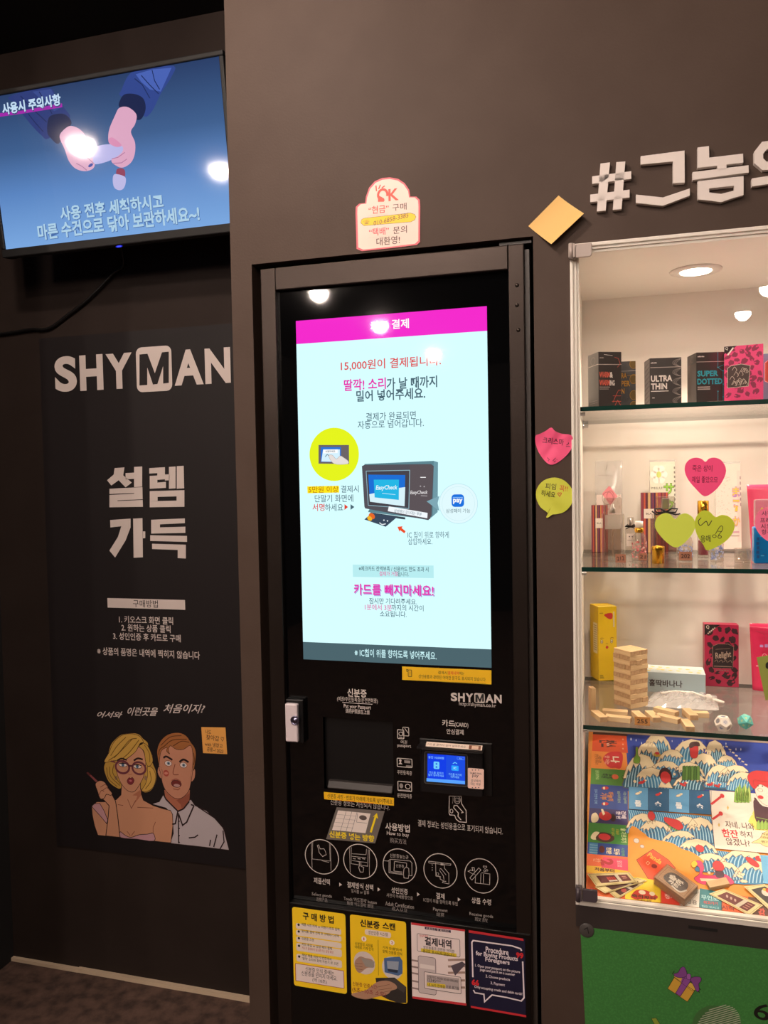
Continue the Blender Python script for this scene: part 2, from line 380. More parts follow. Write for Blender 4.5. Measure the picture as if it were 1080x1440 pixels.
# cable hanging from the television
pts = [onY(*p, RY-.012) for p in ((174,372),(160,384),(140,405),(120,424),(95,443),(68,462),(45,463),(20,467),(-8,471))]
pts = [Vector((TC.x+.02, RY-.1, TC.z-.19)), Vector((pts[0].x+.02, RY-.05, pts[0].z+.07))] + pts
q = [(p.x, p.z) for p in pts]; qq = ocurve(q, 5); ys = ocurve([(p.y, 0) for p in pts], 5)
m = MB(); m.tube([(a[0], y[0], a[1]) for a, y in zip(qq, ys)], .0045, M('#0c0b0b', 's'))
tag(m.build('power_cable'), 'thin black cable drooping left across the wall below the television', 'cable')

# ================================================================== tall dark poster on the set-back wall
m = MB(); PY = RY-.006
m.box((-1.769, PY, .423), (-1.02, RY, 2.109), M('#1b1617', 'p', rough=.55, spec=.25))
c = wallcanvas(m, PY, rough=.55, spec=.25); WT = '#c8bcb7'
def shyman(c, W, BG, box, bold, mid, lw):
    """SHY, boxed M, AN: box = (x0, y0, x1, y1) in the units of the canvas; mid = slope of the line in the photo"""
    x0, y0, x1, y1 = box; wd = x1-x0; h = y1-y0; yy = lambda x: (y0+y1)/2 + mid*(x-(x0+x1)/2)
    for t, a, b in (('S', 0, .125), ('H', .142, .275), ('Y', .292, .44), ('A', .68, .845), ('N', .855, 1)):
        xa = x0+wd*(a+b)/2; c.text(t, xa, yy(xa), wd*(b-a), h, W, bold, 2)
    xm = x0+wd*.5655; bw = wd*.1045; ym = yy(xm); B = bw/77.5
    c.rrect(xm-bw, ym-h*.60, xm+bw, ym+h*.60, bw*.3, W, 1.5)
    c.poly([(xm+(x-649.5)*B, ym+(y-245)*h/150) for x, y in ((588,183),(622,180),(653,262),(683,174),(712,171),(712,303),(688,306),(688,232),(664,308),(645,310),(621,238),(621,312),(588,314))], BG, 3)
shyman(c, WT, '#1b1617', (77, 495, 324, 545), .04, -.055, 2)
c.set(0, 440, 3)
for q in ([(484,655),(525,652),(520,685),(556,716),(530,736),(501,706),(470,728),(452,706),(480,682)], [(566,650),(600,648),(600,733),(566,735)], [(530,676),(566,674),(566,700),(530,702)],
          [(462,742),(601,735),(602,786),(496,791),(496,794),(602,789),(603,818),(462,820),(462,768),(566,763),(566,760),(462,764)],
          [(630,655),(696,651),(696,702),(664,704),(664,716),(700,713),(700,738),(632,742),(632,688),(664,686),(664,676),(630,678)], [(696,682),(716,681),(716,706),(696,707)], [(713,650),(741,648),(741,740),(713,742)], [(746,647),(775,645),(777,740),(746,742)],
          [(632,752),(778,748),(778,818),(632,820),(632,795),(706,793),(745,792),(745,774),(665,776),(665,793),(632,795)],
          [(465,874),(551,868),(551,905),(530,960),(486,1032),(462,1003),(498,945),(512,900),(466,905)], [(562,868),(601,866),(603,1031),(564,1033)], [(603,922),(613,922),(613,950),(603,951)],
          [(638,873),(780,867),(780,887),(675,892),(675,905),(782,902),(782,928),(638,931)], [(634,938),(789,941),(789,966),(634,962)], [(642,974),(784,978),(784,1036),(750,1034),(750,1000),(642,996)]): c.poly(q, WT, 2)
c.set()
c.rect(151, 841, 260.5, 857.5, WT, 1); c.text('구매방법', 204.5, 849, 35, 10.5, '#1b1617', .004, 2)
c.text('1. 키오스크 화면 클릭', 205, 872, 76, 10.5, WT, .012, 2); c.text('2. 원하는 상품 클릭', 205, 883.5, 69, 10.5, WT, .012, 2); c.text('3. 성인인증 후 카드로 구매', 206, 896, 95, 10.5, WT, .012, 2)
c.text('※ 상품의 품명은 내역에 찍히지 않습니다', 207.5, 918.5, 144, 11, WT, .01, 2)
c.text('어서와', 154.5, 1005, 36, 9, WT, .012, 2, shear=.45, rot=3); c.text('이런곳을', 200.5, 1000.5, 43, 12, WT, .012, 2, shear=.45, rot=3); c.text('처음이지?', 259, 996.5, 59, 13, WT, .012, 2, shear=.45, rot=3)
# woman
c.set(110, 980, 785/120); LN = '#2a1a1a'; SK = '#c08a6c'; SK2 = '#a96a50'
c.poly(curve([(330,400),(400,345),(500,332),(560,345),(600,385),(640,420),(650,470),(685,540),(685,600),(715,680),(720,760),(690,840),(640,878),(590,870),(560,800),(520,700),(420,720),(395,840),(340,830),(280,780),(245,700),(237,640),(260,575),(280,500),(300,440)], 4), '#b58f42', 1, LN, 5)
c.poly([(400,790),(395,900),(350,945),(280,965),(170,965),(125,1010),(130,1080),(150,1180),(182,1272),(690,1325),(785,1336),(853,1342),(872,1180),(868,1080),(850,1045),(785,1030),(690,1000),(600,950),(575,880),(572,780)], SK, 2, LN, 5)
c.poly([(500,905),(578,850),(578,905),(520,980),(545,910)], SK2, 3)
c.poly(curve([(350,610),(410,545),(500,480),(560,460),(600,500),(622,600),(605,720),(575,790),(530,858),(490,875),(440,850),(390,785),(355,690)], 4), SK, 3, LN, 4)
c.poly(curve([(240,600),(285,510),(330,415),(410,350),(500,340),(570,365),(600,420),(560,450),(530,500),(480,545),(420,580),(330,585)], 4), '#c29a4a', 4, LN, 4)
c.poly(curve([(585,420),(640,450),(680,540),(685,600),(650,640),(622,600),(605,500),(560,455)], 4), '#b58f42', 4, LN, 4)
c.poly(curve([(640,640),(690,660),(715,740),(690,830),(630,870),(585,860),(620,800),(640,720)], 4), '#c29a4a', 4, LN, 4)
for a in (((280,585),(370,520),(470,400),(540,380)), ((300,540),(360,450),(440,370)), ((400,575),(480,500),(560,395)), ((290,640),(300,730),(385,815)), ((262,650),(280,750),(360,825)), ((330,620),(320,700),(390,800)), ((660,680),(670,770),(620,845)), ((610,440),(655,520),(660,600)), ((330,560),(420,470),(500,385))): c.stroke(ocurve(a, 5), 6, '#6e5320', 5)
for ex, ey, s in ((412, 625, 1), (545, 640, -1)):
    c.ell(ex, ey, 38, 17, '#d9cfc8', 4.6, line=LN, lw=4); c.ell(ex, ey, 13, 14, '#4c6a88', 5.4); c.poly([(ex-48, ey-10), (ex, ey-24), (ex+48, ey-8), (ex, ey-10)], LN, 5.8)
c.stroke(ocurve([(360,585),(400,566),(448,580)], 5), 13, LN, 6); c.stroke(ocurve([(512,585),(550,565),(595,575)], 5), 15, LN, 6)
c.ell(408, 645, 62, 56, None, 6, line='#6b3440', lw=17); c.ell(560, 655, 60, 55, None, 6, line='#6b3440', lw=17); c.stroke([(462,632),(500,635)], 16, '#6b3440', 6.6)
c.stroke([(345,600),(300,590)], 12, '#6b3440', 6.6); c.stroke([(455,705),(475,715),(500,708)], 5, SK2, 5)
c.poly(curve([(450,770),(470,742),(483,748),(500,740),(516,768),(500,800),(480,806),(460,795)], 4), '#7d2f38', 5, LN, 3); c.ell(482, 770, 12, 9, '#b86a70', 6)
c.ell(350, 745, 14, 20, '#8a6a50', 4.6); c.ell(622, 745, 14, 22, '#8a6a50', 5)
c.poly([(125,1005),(150,982),(200,980),(240,1050),(272,1130),(262,1165),(200,1090),(140,1025)], '#b98c95', 3, LN, 5)
c.poly(curve([(388,1240),(430,1270),(485,1292),(560,1268),(640,1262),(692,1255),(698,1326),(540,1308),(392,1294)], 3), '#b98c95', 3, LN, 5)
c.poly([(180,850),(310,895),(345,960),(365,1100),(385,1292),(255,1278),(275,1120),(285,1000),(240,950),(190,915)], SK, 4, LN, 7)
c.poly(curve([(160,800),(200,770),(245,785),(275,835),(312,885),(300,905),(262,895),(240,930),(205,935),(180,870)], 4), SK, 5, LN, 5)
for a in (((205,830),(250,805),(275,830)), ((225,860),(265,835),(295,865)), ((190,905),(215,860),(240,870))): c.stroke(ocurve(a, 4), 5, '#7d4a38', 6)
c.poly([(75,698),(92,690),(185,775),(165,786)], '#8a4a4c', 4, LN, 3); c.poly([(75,698),(92,690),(120,716),(104,728)], '#5c2a2a', 5)
for a in (((455,940),(490,1025),(530,950)), ((545,1015),(690,1022)), ((480,1275),(450,1235)), ((490,1275),(520,1235)), ((690,1250),(690,1200),(712,1150)), ((365,990),(415,998))): c.stroke(a, 5, '#7d4a38', 4)
# man
c.set(200, 1000, 960/140); SM = '#b98168'
c.poly([(95,895),(165,872),(205,800),(225,830),(340,960),(455,860),(470,850),(510,910),(620,960),(760,1090),(790,1150),(840,1342),(600,1312),(268,1275),(300,1180),(290,1000),(230,935)], '#b3a8ac', 1, LN, 7)
c.poly([(213,760),(460,760),(455,860),(400,930),(345,960),(300,915),(222,830)], '#a5654e', 1.8)
c.poly([(330,860),(460,790),(455,860),(385,950),(372,900)], '#8f5240', 2.2)
c.poly(curve([(160,530),(148,590),(175,645),(195,640),(190,560)], 3), SM, 2, LN, 4); c.poly(curve([(478,570),(510,560),(508,640),(478,680),(466,640)], 3), SM, 2, LN, 4)
c.poly(curve([(172,360),(240,330),(380,355),(490,325),(502,430),(488,570),(470,690),(445,775),(385,835),(330,842),(290,825),(232,770),(198,700),(178,600),(160,520)], 4), SM, 2.6, LN, 4)
c.poly(curve([(150,450),(145,372),(178,288),(250,225),(350,207),(425,238),(472,305),(506,352),(519,420),(500,562),(486,545),(490,440),(470,330),(400,368),(330,368),(280,335),(262,345),(252,380),(265,412),(236,385),(240,350),(185,382),(168,470),(162,520)], 3), '#9a6238', 3.4, LN, 4)
for a in (((180,330),(270,250),(380,235)), ((200,350),(290,280),(430,270)), ((300,335),(380,290),(455,300)), ((160,420),(170,370),(210,340)), ((495,400),(505,470),(495,520))): c.stroke(ocurve(a, 5), 7, '#5e3517', 4.4)
for ex, ey in ((252, 503), (398, 520)): c.ell(ex, ey, 34, 26, '#d0c4c0', 4.4, line='#6b3f30', lw=4); c.ell(ex+3, ey, 15, 16, '#6f8ba0', 5.2); c.ell(ex+3, ey, 6, 7, LN, 5.6)
c.stroke(ocurve([(205,450),(235,437),(292,470)], 5), 17, LN, 5); c.stroke(ocurve([(360,490),(400,466),(448,492)], 5), 18, LN, 5)
c.stroke(ocurve([(318,510),(298,590),(310,612),(352,612)], 5), 7, '#7d4434', 5)
c.ell(232, 598, 27, 31, '#a2483c', 5); c.poly(curve([(212,598),(230,585),(252,598),(232,612)], 3), '#c78070', 5.6)
c.ell(330, 700, 48, 34, '#6a2a28', 5, line=LN, lw=4); c.ell(335, 716, 30, 15, '#b08a88', 5.8); c.stroke(ocurve([(285,668),(330,655),(375,680)], 4), 10, '#935246', 5.6); c.stroke([(300,748),(345,758),(365,745)], 8, '#8f5240', 5.6)
for a in (((205,800),(230,850),(345,965)), ((345,965),(320,1085),(290,1090)), ((350,985),(390,1100),(430,1070),(500,910)), ((455,870),(400,940),(348,965)), ((470,900),(500,910))): c.stroke(a, 13, LN, 4.6)
for a in (((350,1000),(352,1275)), ((450,1222),(510,1215),(540,1192)), ((650,1300),(660,1240)), ((690,1310),(722,1190)), ((780,1150),(790,1260),(750,1330)), ((535,920),(700,1030),(800,1145))): c.stroke(a, 11, LN, 4.6)
for yy in (1060, 1130, 1200, 1265): c.ell(358, yy, 7, 6, LN, 5)
c.set()
tag(m.build('wall_poster'), 'tall black poster with white lettering and a drawn couple, on the set-back wall', 'poster')

# ================================================================== sticky notes (thin bent sheets)
def sheet(name, outline, Y, col, label, group=None, curl=None, draw=None, off=.0015, cat='sticky note', N=4):
    m = MB(); c = wallcanvas(m, Y-off, curl=curl); uv = [c.uv(*p) for p in outline]
    if sum(uv[i][0]*uv[(i+1) % len(uv)][1]-uv[(i+1) % len(uv)][0]*uv[i][1] for i in range(len(uv))) < 0: uv = uv[::-1]
    cx = sum(a for a, b in uv)/len(uv); cy = sum(b for a, b in uv)/len(uv); n = len(uv); vs = [c.p3(cx, cy, 0)]; fs = []
    for k in range(1, N+1): vs += [c.p3(cx+(a-cx)*k/N, cy+(b-cy)*k/N, 0) for a, b in uv]
    fs += [(0, 1+i, 1+(i+1) % n) for i in range(n)]
    for k in range(N-1): fs += [(1+k*n+i, 1+(k+1)*n+i, 1+(k+1)*n+(i+1) % n, 1+k*n+(i+1) % n) for i in range(n)]
    m.add(vs, fs, col if not isinstance(col, str) else M(col, 'p'), True)
    if draw: draw(c)
    return tag(m.build(name), label, cat, group)
def dens(P, n=5):
    out = []
    for i in range(len(P)):
        a, b = P[i], P[(i+1) % len(P)]
        out += [(a[0]+(b[0]-a[0])*k/n, a[1]+(b[1]-a[1])*k/n) for k in range(n)]
    return out
NOTES = 'sticky notes left by visitors'
def d(c):
    I = '#4a3020'
    c.text('나도', 293, 1029, 8, 6, I, .01, 3, rot=-4); c.text('찾아감 ♡', 302.5, 1038, 25, 7.5, I, .01, 3, rot=-3); c.text('with 냉장고', 300.5, 1047.5, 25, 6, I, .01, 3, rot=-3); c.text('공릉~! 2023', 302.5, 1055, 23, 6, I, .01, 3, rot=-4)
sheet('sticky_note', dens([(283, 1022.5), (317, 1023), (319.5, 1060.5), (285.5, 1059)]), PY, '#e0a04e', 'small orange handwritten sticky note on the black poster beside the drawn man', NOTES, lambda u, v: .002*max(0, 1-abs((v-.7)/.05)) if 0 else 0, d)
# ================================================================== payment kiosk set into the front wall
GY = .022                                       # face of the black glass
kio = thing('payment_kiosk', (-.433, .2, 0), 'tall black self-service kiosk with a lit pale-blue portrait screen, set into the dark wall', 'kiosk')
FRM = noisy('umber_metal_paint', '#332b27', '#372f2b', 8, .34, .05, bscale=260)
FRM.node_tree.nodes['Principled BSDF'].inputs['Metallic'].default_value = .75
m = MB(); m.box((-.70, GY+.012, .02), (-.17, .5, 2.07), BLACKP); m.build('body', kio)
FX0, FX1, FZ = -.722, -.1465, 2.0935; GX0, GX1, GZ = -.687, -.1785, 2.044
m = MB()
m.box((FX0, .008, 0), (GX0, .06, FZ), FRM); m.box((GX1, .008, 0), (FX1, .06, FZ), FRM); m.box((GX0, .008, GZ), (GX1, .06, FZ), FRM)
m.box((GX0, .008, 0), (GX1, .06, .06), FRM)
m.build('door_frame', kio, bevel=.0025)
m = MB(); m.box((FX1, .018, 0), (FX1+.009, .2, FZ-.01), M('#37312d', 's')); m.build('hinge_side_strip', kio)
m = MB(); m.box((FX1-.05, .012, FZ+.0005), (FX1+.014, .06, FZ+.006), M('#241f1d', 's')); m.build('top_hinge', kio)
for i, p in enumerate(((727, 401), (727, 429), (729, 464))):
    q = onY(*p, .008); m = MB()
    T = Matrix.Translation(q) @ Matrix.Rotation(R(90), 4, 'X'); m.lathe([(.0042, 0), (.0040, .0012), (.0025, .0022), (.0001, .0025)], T, FRM, 14); m.build('rivet', kio)
# the printed black glass panel with an opening for the passport scanner
BX0, BX1 = onY(455, 1060, GY).x, onY(553, 1060, GY).x; BZ1, BZ0 = onY(455, 1008, GY).z, onY(500, 1113, GY).z
m = MB()
for lo, hi in (((GX0, GY, .06), (BX0, GY+.012, GZ)), ((BX1, GY, .06), (GX1, GY+.012, GZ)), ((BX0, GY, BZ1), (BX1, GY+.012, GZ)), ((BX0, GY, .06), (BX1, GY+.012, BZ0))): m.box(lo, hi, BLACKG)
c = wallcanvas(m, GY, style='p'); W = '#c9bfba'; W2 = '#8d8582'; K = '#0a0a0a'
c.text('신분증', 502, 974.5, 27, 11.5, W, .02); c.text('(여권/주민등록증/운전면허증)', 502.5, 984.5, 57, 7.5, W, 0)
c.rect(481.5, 988.2, 523.5, 990, W, 1); c.text('Put your Passport', 502.5, 994.5, 38, 7, W, .012); c.text('请把护照放在上面', 502.8, 1000.5, 34, 6.5, W, .006)
shyman(c, W, '#050506', (634, 975.5, 705.5, 987.5), .04, .045, 1); c.text('http://shyman.co.kr', 671.5, 991.5, 52, 7, W, .002)
c.text('카드', 630.5, 1017, 17.5, 9.5, W, .02); c.text('(CARD)', 649, 1020, 19.5, 7.5, W, .012); c.text('안심결제', 640, 1029, 24, 7.5, W, .006)
def icon_pass(c):
    c.rrect(559, 1026, 568, 1039, 1, None, 1, W, 1); c.ell(563.6, 1032, 2.6, 2.6, None, 1, line=W, lw=.8); c.rrect(566.5, 1022.5, 575, 1035, 1, None, 1, W, .9)
    c.stroke([(561,1036.6),(566,1037)], .8, W); c.stroke([(569,1024),(574,1031)], .7, W)
icon_pass(c); c.text('여권', 568, 1043.5, 9, 5, W, 0); c.text('passport', 568.5, 1049.5, 19, 5, W, .006)
c.rrect(558.5, 1066, 579.5, 1079.5, 1.2, None, 1, W, 1); c.ell(563, 1069.5, 1.6, 2, W, 1); c.poly([(560.3,1074.5),(563,1071),(566,1074.8)], W); c.rect(568.5, 1069, 577, 1073.5, W2, 1); c.rect(571, 1076, 578.5, 1078.6, W2, 1)
c.text('주민등록증', 569, 1086.5, 20.5, 6, W, 0)
c.rrect(559.5, 1098.5, 579, 1113, 1.2, None, 1, W, 1.1); c.ell(564.3, 1105, 2.6, 3.4, W2, 1); c.ell(573.5, 1106, 3.4, 3.2, None, 1, line=W, lw=.9); c.stroke([(561.5,1110.5),(577,1111.5)], 1, W2)
c.text('운전면허증', 569, 1119, 20.5, 6, W, 0)
c.text('신분증 정보는 저장되지 않습니다.', 506, 1131.5, 83, 8, '#b3aaa6', 0)
c.text('사용방법', 559, 1163.5, 34.5, 11, W, .018); c.text('How to buy', 559.5, 1173.5, 31, 7, W, .004); c.text('购买方法', 560, 1182.5, 23, 7.5, W2, 0)
# hand holding a card
c.set(580, 1000, 1061/140)
c.stroke([(395,905),(520,908),(524,985),(545,1020),(572,1060),(575,1185),(500,1180),(465,1150),(450,1110),(398,1105),(390,1085),(393,905)], 8, W); c.ell(476, 945, 34, 40, '#000000', 1, line=W, lw=5); c.rrect(455, 925, 497, 965, 6, None, 2, W, 5)
c.stroke([(520,1085),(540,1078),(475,1005),(445,1005),(440,1030),(490,1085),(485,1120),(520,1160)], 9, W); c.ell(417, 1065, 15, 20, None, 1, line=W, lw=6); c.stroke([(432,910),(428,985)], 4, W2); c.set()
c.text('결제 정보는 성인용품으로 표기되지 않습니다.', 646.5, 1163, 119, 9.5, W, 0)
# five steps
ST = [(452.6, 1204.8, '제품선택', '', 'Select goods', '选择产品', 22.5, 28), (506.5, 1211.3, '결제방식 선택', '일시불 or 할부', "Touch '카드결제' button", "触摸 '카드결제' 按钮", 36.5, 46),
      (562, 1217.8, '성인인증', '사진이 아래방향으로', 'Adult Certification', '成人认证', 23, 40), (619.3, 1224.6, '결제', 'IC칩이 위를 향하도록 투입', 'Payment', '结算', 12, 20), (676.8, 1231.6, '상품 수령', '', 'Receive goods', '取货', 27.5, 33)]
for i, (x, y, a, b, e1, z1, wa, we) in enumerate(ST):
    c.ell(x, y, 23.3, 24, None, 1, 48, W, 1.1)
    ty = y+34.3+i*.35
    c.text(a, x, ty, wa, 8.5, W, .01)
    if b: c.text(b, x, ty+8, {1: 25, 2: 37, 3: 48}[i], 5.5, '#a9a09c', 0)
    c.text(e1, x, ty+20, we, 5.6, '#a9a09c', 0); c.text(z1, x, ty+26, we*.55 if i != 1 else 37, 5.5, W2, 0)
    if i < 4: c.poly([(x+24.5, ty+2), (x+28.5, ty+5), (x+24.5, ty+7.5)], W, 1)
c.set(420, 1170, 6.75); L_ = '#b5aca8'
for a in (((135,92),(128,255),(300,275),(292,100)), ((120,95),(128,340)), ((302,110),(308,365)), ((220,272),(290,288))): c.stroke(a, 4, L_)
c.stroke([(178,128),(190,122),(205,160),(240,158),(255,185),(262,215),(228,232),(195,195),(190,165),(178,128)], 5, L_)
for a in (((482,150),(490,385)), ((500,145),(498,300),(655,325),(662,165)), ((645,160),(640,215),(505,205)), ((672,170),(672,415)), ((505,270),(650,290)), ((505,230),(640,245)), ((620,318),(660,322))): c.stroke(a, 4, L_)
for q in (530, 575, 618): c.stroke([(q-14, 245+q*.01), (q+12, 250+q*.01)], 7, L_)
c.stroke([(575,282),(590,282),(592,325),(618,335),(612,380),(585,380),(570,335),(577,320),(575,282)], 5, L_)
c.text('신분증놓는곳', 955, 230, 175, 38, L_, 0); c.text('신분증', 962, 322, 75, 32, L_, 0)
for a in (((812,272),(850,275),(870,258),(1060,275),(1080,300)), ((858,275),(858,385),(990,405)), ((870,265),(872,375),(985,395)), ((910,280),(905,370),(985,380)), ((910,278),(1025,295),(1025,340)), ((1075,290),(1075,415),(1040,412)), ((1000,350),(1020,330),(1045,345),(1048,400),(1040,440),(1000,435),(995,395),(1000,350))): c.stroke(a, 5, L_)
c.set(560, 1180, 6.75)
for a in (((290,208),(500,235),(498,248),(290,225),(290,208)), ((355,222),(358,350),(405,358)), ((440,235),(438,275),(480,325),(482,425),(420,412),(425,400),(455,400)), ((395,285),(405,278),(455,340)), ((390,292),(430,350),(435,385)), ((395,350),(400,380),(440,400))): c.stroke(a, 5, L_)
for q in (245, 270, 293): c.ell(323, q, 5, 5, L_)
c.rect(402, 228, 430, 250, L_, 1); c.rrect(362, 318, 384, 345, 4, None, 1, L_, 4)
for a in (((735,338),(730,415),(868,432),(870,330),(790,318)), ((785,325),(782,420)), ((810,330),(808,424)), ((680,368),(765,272),(785,292),(700,388),(680,368)), ((715,322),(735,342)), ((710,330),(665,305),(690,292),(710,300),(700,268),(720,268),(728,310))): c.stroke(a, 5, L_)
c.stroke([(824,280),(806,262),(812,252),(824,258),(836,254),(842,264),(824,280)], 4, L_); c.ell(820, 300, 10, 9, None, 1, line=L_, lw=4); c.ell(842, 296, 9, 8, None, 1, line=L_, lw=4); c.set()
m.build('front_panel', kio)
# lower service door, standing slightly proud and as wide as the frame
LPY = .0055; zs_ = onY(560, 1289.5, LPY).z; m = MB(); m.box((GX0+.001, LPY, .062), (FX1-.003, GY, zs_), M('#070606', 's', rough=.3)); m.build('lower_door', kio, bevel=.0015)
# lit screen
m = MB(); s0, s1 = onY(416.7, 450, GY), onY(691, 939.3, GY); SXa, SXb, SZa, SZb = -.6465, -.2258, 1.2285, 1.9775
c = Canvas(m, (0, GY-.0004, 0), (1, 0, 0), (0, 0, 1), (0, -1, 0), px=True, style='e')
a_, b_, zt, zb = onY(421.5, 690, GY).x, onY(688, 690, GY).x, onY(550, 441, GY).z, onY(558, 933, GY).z
zm, zf = onY(550, 474.7, GY).z, onY(558, 907.8, GY).z
def E(c_, st=1.0): return M(c_, 'e', st=st)
def ur(u0, u1, v0, v1, col, z=0): c.face([(u0, v0), (u1, v0), (u1, v1), (u0, v1)], col, z)
ur(a_, b_, zf, zm, M('#d3fbff', 'e', st=1.06)); ur(a_, b_, zm, zt, M('#f52bcd', 'e', st=1.0)); ur(a_, b_, zb, zf, M('#4f6a72', 'e', st=.9))
DK = '#4c6672'; PK = '#e82fae'; RD = '#e04a48'
c.text('카드 결제', 548, 456.5, 54, 13.5, '#ffffff', .02, 3)
c.text('15,000원이 결제됩니다.', 548.5, 511, 141, 15, RD, .012)
c.text('딸깍! 소리', 513, 540.5, 59, 16.5, PK, .02); c.text('가 날 때까지', 579, 538, 71, 16.5, DK, .02); c.text('밀어 넣어주세요.', 549, 555, 97, 16, DK, .02)
c.text('결제가 완료되면', 549.5, 585, 70, 11.5, DK, .004); c.text('자동으로 넘어갑니다.', 549, 596, 93, 11.5, DK, .004)
c.ell(469.7, 639, 34.8, 37.5, '#e6f51e', 1, 48)
c.set(430, 590, 4)
c.poly([(72,143),(243,143),(244,250),(72,248)], '#6d6468', 2); c.poly([(85,155),(198,155),(198,240),(85,238)], '#2f74d8', 3); c.poly([(98,168),(192,168),(192,238),(88,236)], '#d6f2ff', 4); c.rect(98, 170, 180, 188, '#ffffff', 5)
c.text('서명하세요', 139, 179, 55, 12, '#29455a', .01, 6); c.stroke(ocurve([(110,210),(122,196),(132,206),(150,200)], 4), 3, '#29455a', 6)
c.poly(curve([(130,205),(150,200),(172,222),(195,205),(215,215),(240,235),(232,250),(160,248)], 4), '#e8e0dc', 7, '#b8aca8', 2)
c.poly([(8,376),(187,372),(188,411),(10,415)], '#ffe81c', 1)
c.set(); c.text('5만원 이상', 455, 688.2, 42, 9.5, '#c07812', .008, 4); c.text('결제시', 492, 687.6, 25, 10, DK, .004)
c.text('단말기 화면에', 469.5, 700.8, 54, 10.5, DK, .004); c.text('서명', 448, 713.4, 17, 10.5, RD, .01); c.text('하세요', 469.8, 713.6, 25.5, 10.5, DK, .004)
c.poly([(484.5,709),(489.5,713),(484.5,717)], '#e2402c', 2); c.poly([(493,709),(498.5,713),(493,717)], DK, 2)
c.set(430, 590, 4)
c.poly([(330,250),(720,232),(744,240),(742,520),(690,562),(350,520),(360,500)], '#5f8792', 1); c.poly([(720,232),(744,240),(742,520),(690,566),(715,540)], '#6f9aa6', 2)
c.poly([(316,262),(330,255),(705,250),(720,262),(708,540),(690,566),(335,500),(330,490)], '#55525a', 3); c.poly([(585,255),(705,252),(718,265),(700,560),(580,540)], '#5d5458', 4)
c.poly([(340,290),(585,285),(580,500),(352,482)], '#47444c', 4.6, '#9ac4d2', 3); c.poly([(352,310),(560,312),(555,488),(362,462)], '#1f6fd6', 6); c.poly([(520,385),(560,380),(556,488),(362,462),(358,420)], '#d8f3fb', 6.4)
c.poly([(383,338),(525,338),(524,452),(388,438)], '#27b8e6', 7); c.text('EasyCheck', 455, 385, 122, 32, '#eafaff', .02, 8, shear=.2); c.stroke([(430,415),(505,422)], 3, '#bfeaff', 8)
c.text('EasyCheck', 637, 412, 98, 26, '#e8e4e4', .012, 8, shear=.2); c.stroke([(648,428),(684,430)], 4, '#a8a2a4', 8); c.stroke([(645,325),(676,325)], 4, '#ffffff', 8); c.ell(646,375,4,4,'#a8a2a4',8); c.ell(667,377,4,4,'#a8a2a4',8)
c.poly([(468,488),(686,525),(684,555),(462,515)], '#f4fbff', 8); c.text('삼성페이 갖다대는 부분', 575, 522, 155, 20, '#55727e', 0, 9, rot=-8)
c.poly([(365,522),(560,550),(560,562),(540,560),(360,530)], '#3a4650', 3.4); c.poly([(330,562),(372,524),(515,548),(450,603)], '#3c4a5c', 4); c.ell(372, 543, 19, 15, '#e86a2a', 5, rot=-40); c.ell(360, 556, 15, 12, '#f2b52c', 5.4, rot=-40)
c.stroke(ocurve([(415,580),(430,590),(450,586)], 4), 5, '#e8f0f4', 5); c.ell(440, 566, 4, 4, '#e8f0f4', 5); c.ell(460, 570, 4, 4, '#e8f0f4', 5)
c.poly([(516,603),(545,600),(540,610),(562,628),(555,640),(530,622),(528,632)], '#ee4f28', 4)
c.poly([(680,460),(752,430),(742,470),(752,515)], '#7fa9b6', 5); c.ell(858, 473, 108, 112, '#e2fbff', 2, 40, line='#bfe6ee', lw=3); c.ell(858, 473, 92, 96, None, 3, 40, line='#cdeef4', lw=2)
c.rrect(820, 421, 891, 491, 18, '#1c72e0', 5); c.stroke([(828,438),(884,438)], 4, '#8fc4ff', 6); c.text('pay', 856, 460, 54, 30, '#ffffff', .03, 7); c.text('삼성페이 가능', 857, 513, 136, 24, DK, 0)
c.set(); c.text('IC 칩이 위로 향하게', 602, 752, 58, 9.5, DK, 0); c.text('삽입하세요.', 591, 761.5, 34, 9, DK, 0)
c.rect(496, 794, 610, 813, '#b9eef2', 1); c.text('※체크카드 잔액부족 / 신용카드 한도 초과 시', 553, 800, 98, 7, '#36525e', .006); c.text('결제가 거절', 546.5, 806.8, 26, 6.5, '#e2559c', .004); c.text('됩니다.', 567, 807.3, 15.5, 6.5, '#36525e', .004)
c.text('카드를 빼지마세요!', 553, 829.5, 112, 16, PK, .02, 4); c.text('카드를 빼지마세요!', 554.2, 831, 113, 16, '#b5a6e0', .02, 3)
c.text('잠시만 기다려주세요.', 552.5, 845.5, 67, 8.5, DK, .006); c.text('1분에서 3분', 532, 854, 38, 8.5, '#e2559c', .004); c.text('까지의 시간이', 573, 854.8, 45, 8.5, DK, .006); c.text('소요됩니다.', 553, 863.5, 37.5, 8.5, DK, .006)
c.text('※ IC칩이 위를 향하도록 넣어주세요.', 555.5, 919.8, 115, 11.5, '#c9f2f6', .012)
m.build('screen', kio)['label'] = 'lit pale-blue payment screen with a pink title bar'
